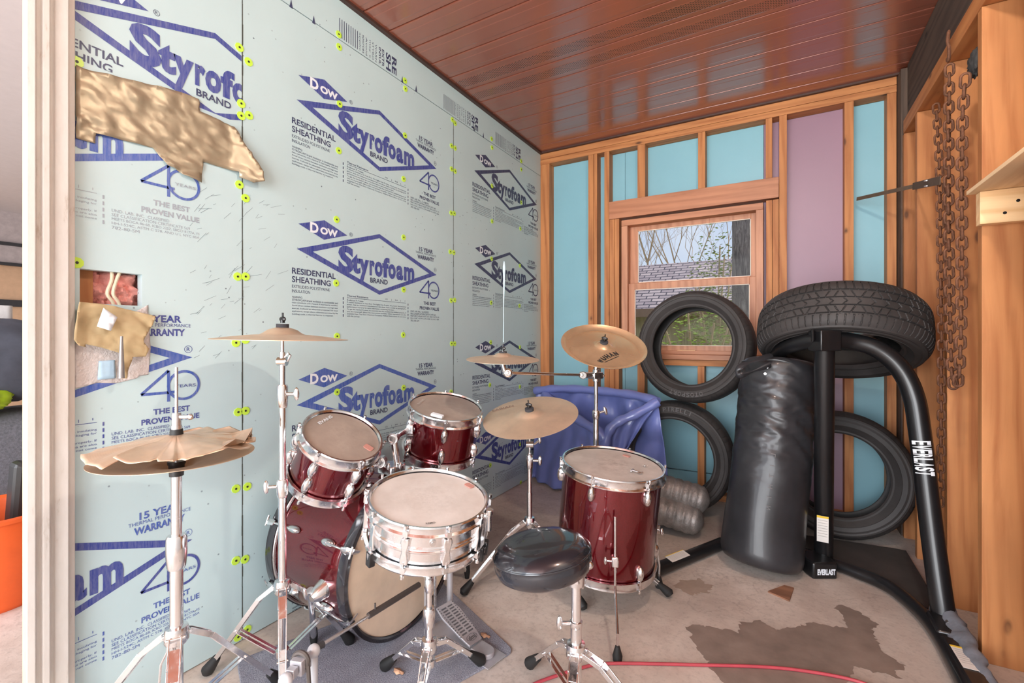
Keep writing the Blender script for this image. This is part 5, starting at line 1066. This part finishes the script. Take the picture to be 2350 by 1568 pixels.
def label_on(c, right, up, w, h, par, name='warning_label'):
    n = right.cross(up).normalized(); mb = MB(frame(c, n, right)); mb.prism([(-w/2, -h/2), (w/2, -h/2), (w/2, h/2), (-w/2, h/2)], 0, .0008); mb.cur = 1; mb.prism([(-w/2, h/2-h*.08), (w/2, h/2-h*.08), (w/2, h/2), (-w/2, h/2)], .0008, .0012); mb.cur = 2
    for k in range(7): mb.prism([(-w*.42, h*.32-k*h*.1), (w*.40, h*.32-k*h*.1), (w*.40, h*.34-k*h*.1), (-w*.42, h*.34-k*h*.1)], .0008, .0010)
    return mb.build(name, [LBL, LBY, plain('small_grey_print', sRGB(170, 166, 162), .5)], par, smooth=False)
lc = lin(pb, jn, .20); vd = (CP-lc); vd.z = 0; vd.normalize(); axp = (jn-pb).normalized(); rr = axp.cross(vd).normalized(); vd2 = rr.cross(axp).normalized()
label_on(lc+vd2*.0405+rr*-.004, rr, axp, .046, .135, up1)
aq = (q1-q0).normalized(); upq = V((0, 0, 1)); cq = lin(q0, q1, .38)+V((0, 0, .0)); nq = (V((0, 0, 1))+(CP-cq).normalized()*.5).normalized(); nq = (nq-aq*nq.dot(aq)).normalized(); label_on(cq+nq*.031, aq, nq.cross(aq), .13, .045, ft1_)
# big letters down the curved upright
def pxy(P): v = P-CP; return 776-FPX*v.z/v.dot(FW)
tp_ = [p for p in cvR if 1008 < pxy(p) < 1110]; acc = [0.0]
for i in range(1, len(tp_)): acc.append(acc[-1]+(tp_[i]-tp_[i-1]).length)
def tube_at(sv):
    for i in range(1, len(tp_)):
        if sv <= acc[i] or i == len(tp_)-1: return lin(tp_[i-1], tp_[i], (sv-acc[i-1])/(acc[i]-acc[i-1])), (tp_[i]-tp_[i-1]).normalized()
mb = MB(); ww = .0170; 
for i, ch in enumerate('EVERLAST'):
    tmp = MB(); put(tmp, ch, i*ww+.001, (i+1)*ww-.001, -.029, .029, 0, .03); vs_ = []
    bm = bmesh.new(); bv = [bm.verts.new(p) for p in tmp.v]
    for f in tmp.f: bm.faces.new([bv[k] for k in f])
    for k in range(-13, 14): bmesh.ops.bisect_plane(bm, geom=bm.verts[:]+bm.edges[:]+bm.faces[:], plane_co=(0, k*.0022, 0), plane_no=(0, 1, 0))
    bm.verts.index_update(); tmp.v = [v.co.copy() for v in bm.verts]; tmp.f = [tuple(v.index for v in f.verts) for f in bm.faces]; bm.free()
    for q in tmp.v:
        c, ax_ = tube_at(q.x); vd = (CP-c).normalized(); vd = (vd-ax_*vd.dot(ax_)).normalized(); sd_ = vd.cross(ax_).normalized()
        vs_.append(c+sd_*q.y+vd*(math.sqrt(.0375**2-min(q.y**2, .0009))+.0009))
    mb.add(vs_, tmp.f)
mb.build('brand_lettering', INKW, up2, smooth=False)
fcM = lift(fl(1880, 1318), .045); dv = (-FW+RT*-.2).normalized(); mb = MB(frame(fcM-V((0, 0, .010))-V((0, 0, 0))+FW*-.0515, -FW, RT)); 
put(mb, 'EVERLAST', -.042, .040, -.014, .014, 0, .05, .0006); mb.build('brand_lettering', INKW, fc, smooth=False)
mb = MB(frame(lift(fl(2178, 1470), .05), (0, 0, 1), (lift(fl(2200, 1560), 0)-lift(fl(2155, 1478), 0)))); mb.box((-.07, -.05, -.045), (.07, .045, .012)); jb = mb.build('joint_bracket', BLKP, bst, bevel=.008)
mb = MB(frame(lift(fl(2178, 1470), .05)+V((0, 0, .013)), (0, 0, 1), RT)); mb.cyl((0, 0, -.002), (0, 0, .006), .010, n=12); mb.build('bolt', CHROME2, jb)
pA, pB = lift(fl(2190, 1500), .032), lift(fl(2275, 1640), .032); mb = MB(); mb.bar(pA, pB, .085, .050); ob = mb.build('floor_plate_arm', BLKP, bst, bevel=.012)
dA = (pB-pA).normalized(); label_on(lin(pA, pB, .42)+V((0, 0, .0262)), V((-dA.y, dA.x, 0)), dA*-1 if False else V((0, 0, 1)).cross(V((-dA.y, dA.x, 0))), .060, .125, ob)

# heavy bag
ba, bb = V((-.075, 2.515, .045)), at(1789, 842, 2.37); axb = (bb-ba).normalized(); Lb_ = (bb-ba).length; FB = frame(ba, axb, RT)
bag = thing('punching_bag', 'long black canvas punching bag leaning against the stand', 'punching bag', ba)
mb = MB(FB); vs = []; fs = []; NA, NZ = 120, 150; Rb = .178
for k in range(NZ+1):
    q = k/NZ; z = -.02+(Lb_+.04)*q
    r = Rb*(1-.02*math.sin(q*3)); e0 = min(z+.02, .06)/.06; r *= (.80+.20*math.sqrt(max(0, 1-(1-e0)**2))) if e0 < 1 else 1
    e1_ = min(Lb_+.02-z, .05)/.05; r *= (.86+.14*math.sqrt(max(0, 1-(1-e1_)**2))) if e1_ < 1 else 1
    for i in range(NA):
        a = 2*math.pi*i/NA; w = math.exp(-((q-.68)/.20)**2)+.5*math.exp(-((q-.92)/.08)**2)
        n1 = noise.noise(V((math.cos(a)*1.6, math.sin(a)*1.6, z*17+math.cos(a-.6)*2.0))); n2 = noise.noise(V((math.cos(a)*3, math.sin(a)*3, z*38)))
        rr_ = r+.009*w*(n1*1.4-abs(n2)*.9)+.006*noise.noise(V((math.cos(a)*1.2, math.sin(a)*1.2, z*3)))
        vs.append((rr_*math.cos(a), rr_*math.sin(a), z))
for k in range(NZ):
    for i in range(NA): j = (i+1) % NA; fs.append((k*NA+i, k*NA+j, (k+1)*NA+j, (k+1)*NA+i))
fs += [tuple(range(NA))[::-1]]; mb.add(vs, fs); mb.build('bag_body', BAG, bag, ang=80)
mb = MB(FB); vs = [(0, 0, Lb_-.012)]; fs = []; M_ = 6
for k in range(1, M_+1):
    for i in range(NA): a = 2*math.pi*i/NA; q = k/M_; vs.append((Rb*.88*q*math.cos(a), Rb*.88*q*math.sin(a), Lb_-.012+.020*abs(noise.noise(V((math.cos(a)*2.5, math.sin(a)*2.5, q*6))))+.02*q))
for i in range(NA): j = (i+1) % NA; fs.append((0, 1+i, 1+j))
for k in range(1, M_):
    for i in range(NA): j = (i+1) % NA; fs.append((1+(k-1)*NA+i, 1+k*NA+i, 1+k*NA+j, 1+(k-1)*NA+j))
mb.add(vs, fs); mb.build('gathered_top', BAG, bag, ang=80)
mb = MB(FB); mb.tube([(math.cos(a)*(Rb*.955), math.sin(a)*(Rb*.955), Lb_-.005+.006*math.sin(a*5)) for a in [2*math.pi*k/60 for k in range(60)]], .007, 8, closed=True); mb.build('rim_cord', BAG, bag)
mb = MB(); c0 = at(1760, 822, 2.22)
mb.tube(smoothpath([at(1770, 815, 2.22), at(1735, 828, 2.2), at(1705, 838, 2.2), at(1690, 852, 2.2), at(1700, 862, 2.19), at(1730, 852, 2.19), at(1768, 838, 2.19)], 5), [.012+.006*math.sin(k*.7) for k in range(31)], 8, flat=.5); mb.build('hanging_strap', BAG, bag)
for px, py in ((1760, 843), (1756, 858)):
    p = at(px, py, 2.19); mb = MB(frame(p, (CP-p))); mb.cyl((0, 0, -.004), (0, 0, .004), .006, n=12); mb.build('rivet', CHROME2, bag)
vb = (CP-lin(ba, bb, .3)); vb = (vb-axb*vb.dot(axb)).normalized(); sb_ = axb.cross(vb).normalized()
mb = MB(); 
for i, ch in enumerate('NIHTIL'):
    p = lin(ba, bb, .27+i*.050)+vb*(Rb+.0035)+sb_*(-.028 if False else .010); Mx = Matrix(((axb.x, sb_.x*-1, vb.x, p.x), (axb.y, sb_.y*-1, vb.y, p.y), (axb.z, sb_.z*-1, vb.z, p.z), (0, 0, 0, 1))); mb.M = Matrix(((-axb.x, -sb_.x, vb.x, p.x), (-axb.y, -sb_.y, vb.y, p.y), (-axb.z, -sb_.z, vb.z, p.z), (0, 0, 0, 1))); put(mb, ch, -.0015 if ch == 'I' else -.008, .0015 if ch == 'I' else .008, -.009, .009, 0, 0)
mb.build('faded_lettering', plain('faded_grey_print', (.13, .12, .12), .6), bag, smooth=False)

# foil duct
da, db = at(1500, 1128, 2.68), at(1622, 1192, 2.56); db.z = max(db.z, .135); da.z -= .03
axd = (db-da).normalized(); dct = thing('foil_duct', 'dusty silver ribbed duct slumped on the floor between floor tom and bag', 'duct', lift(lin(da, db, .5), 0)); sdv = V((0, 0, 1)) - axd*axd.z; sdv = (RT*.40+V((0, 0, .75))+FW*.35).normalized()
for s_ in (1, -1):
    o_ = sdv*s_*.060; a_, b_ = da-axd*.14+o_, db+o_; n = 90; P = [lin(a_, b_, k/n) for k in range(n+1)]; LL = (b_-a_).length
    Rr = [.076*(1+.08*abs(math.sin(k/n*LL/.046*math.pi)))*math.sqrt(max(.02, 1-max(0, (k/n-.84)/.16)**2)) for k in range(n+1)]
    mb = MB(); mb.tube(P, Rr, 22); mb.build('ribbed_tube', DUCT, dct, ang=60)

# blue vinyl pool folded in the corner
pool = thing('folded_paddling_pool', 'blue vinyl inflatable pool folded upright in the corner', 'pool', (-1.25, 3.15, 0))
def Pp(px, py, y): return on(px, py, 'y', y)
T1 = [Pp(1228, 897, 3.20), Pp(1262, 893, 3.18), Pp(1320, 893, 3.14), Pp(1400, 900, 3.06), Pp(1460, 908, 2.98), Pp(1510, 922, 2.90)]
T2 = [Pp(1510, 922, 2.90), Pp(1460, 950, 2.84), Pp(1420, 968, 2.80), Pp(1398, 990, 2.78), Pp(1388, 1030, 2.78), Pp(1384, 1090, 2.80)]
T3 = [Pp(1250, 905, 3.18), Pp(1285, 935, 3.0), Pp(1330, 965, 2.86), Pp(1375, 992, 2.78), Pp(1388, 1010, 2.78)]
for T in (T1, T2, T3): mb = MB(); sp_ = smoothpath(T, 8); mb.tube(sp_, [.030+.003*math.sin(k*.9) for k in range(len(sp_))], 16, flat=.9); mb.build('rim_tube', POOL, pool, ang=60)
mb = MB(); vs = []; fs = []; NU, NV = 70, 50
LT = [Pp(1232, 915, 3.17), Pp(1290, 940, 3.0), Pp(1335, 968, 2.87), Pp(1380, 1000, 2.80), Pp(1440, 965, 2.84), Pp(1505, 935, 2.90)]; top = smoothpath(LT, 14)
bot = smoothpath([V((-1.655, 3.20, .02)), V((-1.45, 3.06, .02)), V((-1.18, 2.98, .02)), V((-1.03, 2.93, .02)), V((-.97, 2.91, .10)), V((-.90, 2.89, .30))], 14)
for i in range(NU+1):
    for k in range(NV+1):
        q = k/NV; p = lin(top[i], bot[i], q); fo = math.sin(i*.75+2.2*q+noise.noise(V((i*.1, q*3, 0)))*2)*.020*(.3+q*.9)+noise.noise(p*9)*.022
        vs.append(p+V((.25, -.95, 0))*fo)
for i in range(NU):
    for k in range(NV): a = i*(NV+1)+k; fs.append((a, a+1, a+NV+2, a+NV+1))
mb.add(vs, fs); o = mb.build('vinyl_side', POOL, pool, ang=80); so = o.modifiers.new('t', 'SOLIDIFY'); so.thickness = .004
mb = MB(); vs = []; fs = []
t1_ = smoothpath(T1, 14)
for i in range(NU+1):
    for k in range(NV+1):
        q = k/NV; p = lin(t1_[i], lin(T1[0], T1[-1], i/NU)*.0+V((t1_[i].x+.05, t1_[i].y+.03, .25)), q); fo = noise.noise(p*7)*.05+math.sin(i*.5+q*6)*.012
        vs.append(p+V((.1, -.9, 0))*(fo-.01))
for i in range(NU):
    for k in range(NV): a = i*(NV+1)+k; fs.append((a, a+1, a+NV+2, a+NV+1))
mb.add(vs, fs); o = mb.build('vinyl_side', POOL, pool, ang=80); so = o.modifiers.new('t', 'SOLIDIFY'); so.thickness = .003

for o in list(COL.objects):
    g_ = {'rack_tom': 'rack toms over the bass drum', 'cymbal_stand': 'straight chrome cymbal stands', 'gel_pad': 'gel pads on the drum heads', 'hihat_cymbal': 'pair of hi-hat cymbals'}.get(o.name.split('.')[0])
    if g_ and o.parent is None: o['group'] = g_
    if o.name.split('.')[0] in ('crash_cymbal', 'ride_cymbal', 'splash_cymbal', 'china_cymbal') and o.parent is None: o['group'] = 'single cymbals on stands'
# thin dark grey sheet on the floor behind the stand, scrap of wood, cable, grey sleeve
mp = [fl(*p) for p in ((1700, 1225), (1850, 1232), (2052, 1262), (2082, 1268), (2165, 1372), (2130, 1400), (2040, 1340), (1940, 1298), (1850, 1280), (1700, 1262))]
mp = [V((min(p.x, XR-.03), min(p.y, 3.33), 0)) for p in mp]
mb = flat_poly(mp, 0, .008); tag(mb.build('dark_floor_sheet', plain('dark_grey_sheet', sRGB(66, 62, 60), .85, var=.2, sc=6), smooth=False), 'thin dark grey sheet on the floor behind the stand base', 'mat')
mb = flat_poly([fl(*p) for p in ((1762, 1360), (1800, 1346), (1822, 1352), (1812, 1382))], 0, .006); tag(mb.build('wood_scrap', wood('scrap_wood', 'x', sRGB(150, 106, 80), sRGB(116, 80, 60), .8, False), smooth=False), 'small reddish wood scrap under the edge of the punching bag', 'wood scrap')
cb_ = [fl(1180, 1600), fl(1232, 1572), fl(1300, 1548), fl(1360, 1531), fl(1410, 1527), fl(1500, 1528), fl(1620, 1531), fl(1750, 1535), fl(1850, 1545), fl(1960, 1566), fl(2050, 1600)]
mb = MB(); mb.tube(smoothpath([lift(p, .006) for p in cb_], 6), .0052, 10); tag(mb.build('extension_cord', plain('red_cable', sRGB(172, 66, 76), .45, var=.06)), 'red extension cord crossing the floor in front of the floor tom', 'cord')
gs_ = [lift(fl(2222, 1440), .05), lift(fl(2245, 1500), .045), lift(fl(2275, 1560), .04), lift(fl(2300, 1620), .03)]
gs_ = [V((min(p.x, XR-.05), p.y, p.z)) for p in gs_]; sp_ = smoothpath(gs_, 8)
mb = MB(); mb.tube(sp_, [.047+.008*noise.noise(V((k*.35, 0, 3)))-.012*(k/len(sp_)) for k in range(len(sp_))], 18, flat=.6); mb.v = [p+V((noise.noise(p*30), noise.noise(p*30+V((9, 0, 0))), .4*noise.noise(p*25)))*.014 for p in mb.v]; tag(mb.build('cloth_roll', plain('grey_blue_cloth', sRGB(112, 116, 124), .7, var=.25, sc=12, bmp=.3), ang=60), 'crumpled grey cloth roll beside the stand arm at the right wall', 'cloth')

# ------------------------------------------------------------------ chains on the right wall
def chain(name, label, P, pitch_, w, r):
    P = smoothpath(P, 20); seg = [(P[i+1]-P[i]).length for i in range(len(P)-1)]; tot = sum(seg); n = int(tot/pitch_)
    root = thing(name, label, 'chain', min(P, key=lambda p: p.z), 'rusty chains on the right wall'); proto = None; acc = 0; i = 0
    for k in range(n):
        s_ = (k+.5)*pitch_
        while i < len(seg)-1 and acc+seg[i] < s_: acc += seg[i]; i += 1
        p = lin(P[i], P[i+1], (s_-acc)/seg[i]); d = (P[i+1]-P[i]).normalized(); M = frame(p, d, (1, 0, 0) if abs(d.x) < .9 else (0, 1, 0)) @ Matrix.Rotation((math.pi/2 if k % 2 else 0)+.25+random.uniform(-.15, .15), 4, 'Z')
        if proto is None:
            mb = MB(); L2 = pitch_*.5+r*.2; pts = []
            for j in range(8): a = math.pi*j/8; pts.append((w*math.cos(a), 0, L2-w+w*math.sin(a)+w*.35))
            for j in range(8): a = math.pi+math.pi*j/8; pts.append((w*math.cos(a), 0, -L2+w+w*math.sin(a)-w*.35))
            mb.tube(pts, r, 8, closed=True); proto = mb.build('link', RUST, None, origin=(0, 0, 0)); o = proto
        else: o = proto.copy(); COL.objects.link(o)
        o.parent = root; o.matrix_basis = Matrix.Translation(-ORG[root.name]) @ M
    return root
cx_ = XR-.018
c1 = [V((cx_, on(px, py, 'x', cx_).y, on(px, py, 'x', cx_).z)) for px, py in ((2179, 150), (2177, 300), (2178, 600), (2182, 800), (2188, 895))]
chain('chain', 'rusty chain hanging from the hook, left strand of the loop', c1, .036, .0125, .0050)
c2_ = [on(px, py, 'x', cx_-.004) for px, py in ((2216, 172), (2208, 300), (2207, 600), (2204, 800), (2197, 890))]
chain('chain', 'rusty chain hanging beside the hook chain, right strand of the loop', c2_, .036, .0125, .0050)
c3_ = [on(px, py, 'x', cx_) for px, py in ((2148, 240), (2156, 400), (2160, 700), (2160, 1000), (2157, 1175))]
chain('chain', 'thin rusty chain reaching lowest, left of the looped pair', c3_, .036, .0105, .0042)
hk = on(2178, 110, 'x', cx_); mb = MB(); mb.tube(smoothpath([hk+V((0, 0, .07)), hk+V((-.004, 0, .03)), hk, hk+V((0, 0, -.03)), hk+V((.0, .012, -.045)), hk+V((0, .02, -.03))], 5), [.003]+[.006]*24+[.004], 8); tag(mb.build('chain_hook', RUST), 'rusty iron hook at the head of the hanging chain', 'hook')
blob((XR+.012, on(2232, 145, 'x', XR).y, on(2232, 145, 'x', XR).z), (.02, .05, .045), plain('black_rag', (.03, .03, .03), .9), 'rag_bundle', 'small black rag stuffed behind the chains near the top', 'rag', 2.2, .1, 2)
# strap
sa, sb2, sc2 = on(1966, 457, 'y', YW-.01), on(2095, 428, 'x', XR-.01), on(2158, 414, 'x', XR-.03)
mb = MB(); mb.bar(sa, sb2, .002, .020, up=(0, 0, 1)); mb.bar(sb2, sc2, .003, .034, up=(0, 0, 1)); s0 = tag(mb.build('strap', plain('dark_webbing', sRGB(92, 76, 62), .8), smooth=False), 'dark webbing strap stretched from the back wall stud to the right wall', 'strap')
mb = MB(); d = (sc2-sb2).normalized(); mid = lin(sb2, sc2, .55)
mb.bar(mid-d*.0+V((-.006, 0, .012)), mid+d*.04+V((-.006, 0, .012)), .006, .005); mb.bar(mid+V((-.006, 0, -.012)), mid+d*.04+V((-.006, 0, -.012)), .006, .005); mb.build('buckle', CHROME2, s0)

# plywood shelf on its cleat
sh = thing('wall_shelf', 'pale plywood shelf board on a screwed pine cleat at the right edge', 'shelf', (XR+.06, 2.10, 1.48))
mb = MB(); mb.box((XR-.038, 1.20, 1.590), (XR+.13, 2.16, 1.603)); mb.build('shelf_board', PLY, sh, smooth=False, bevel=.001)
mb = MB(); mb.box((XR-.014, 2.122, 1.480), (XR+.135, 2.1605, 1.589)); cl2 = mb.build('cleat', wood('pale_pine_cleat', 'x', sRGB(238, 200, 150), sRGB(220, 172, 118), .6, False), sh, smooth=False, bevel=.0015)
for x, z in ((.676, 1.546), (.645, 1.510)): mb = MB(frame((x-.003, 2.1215, z), (0, -1, 0))); mb.cyl((0, 0, -.002), (0, 0, .0012), .0048, n=14); mb.build('screw', BLKP, cl2)
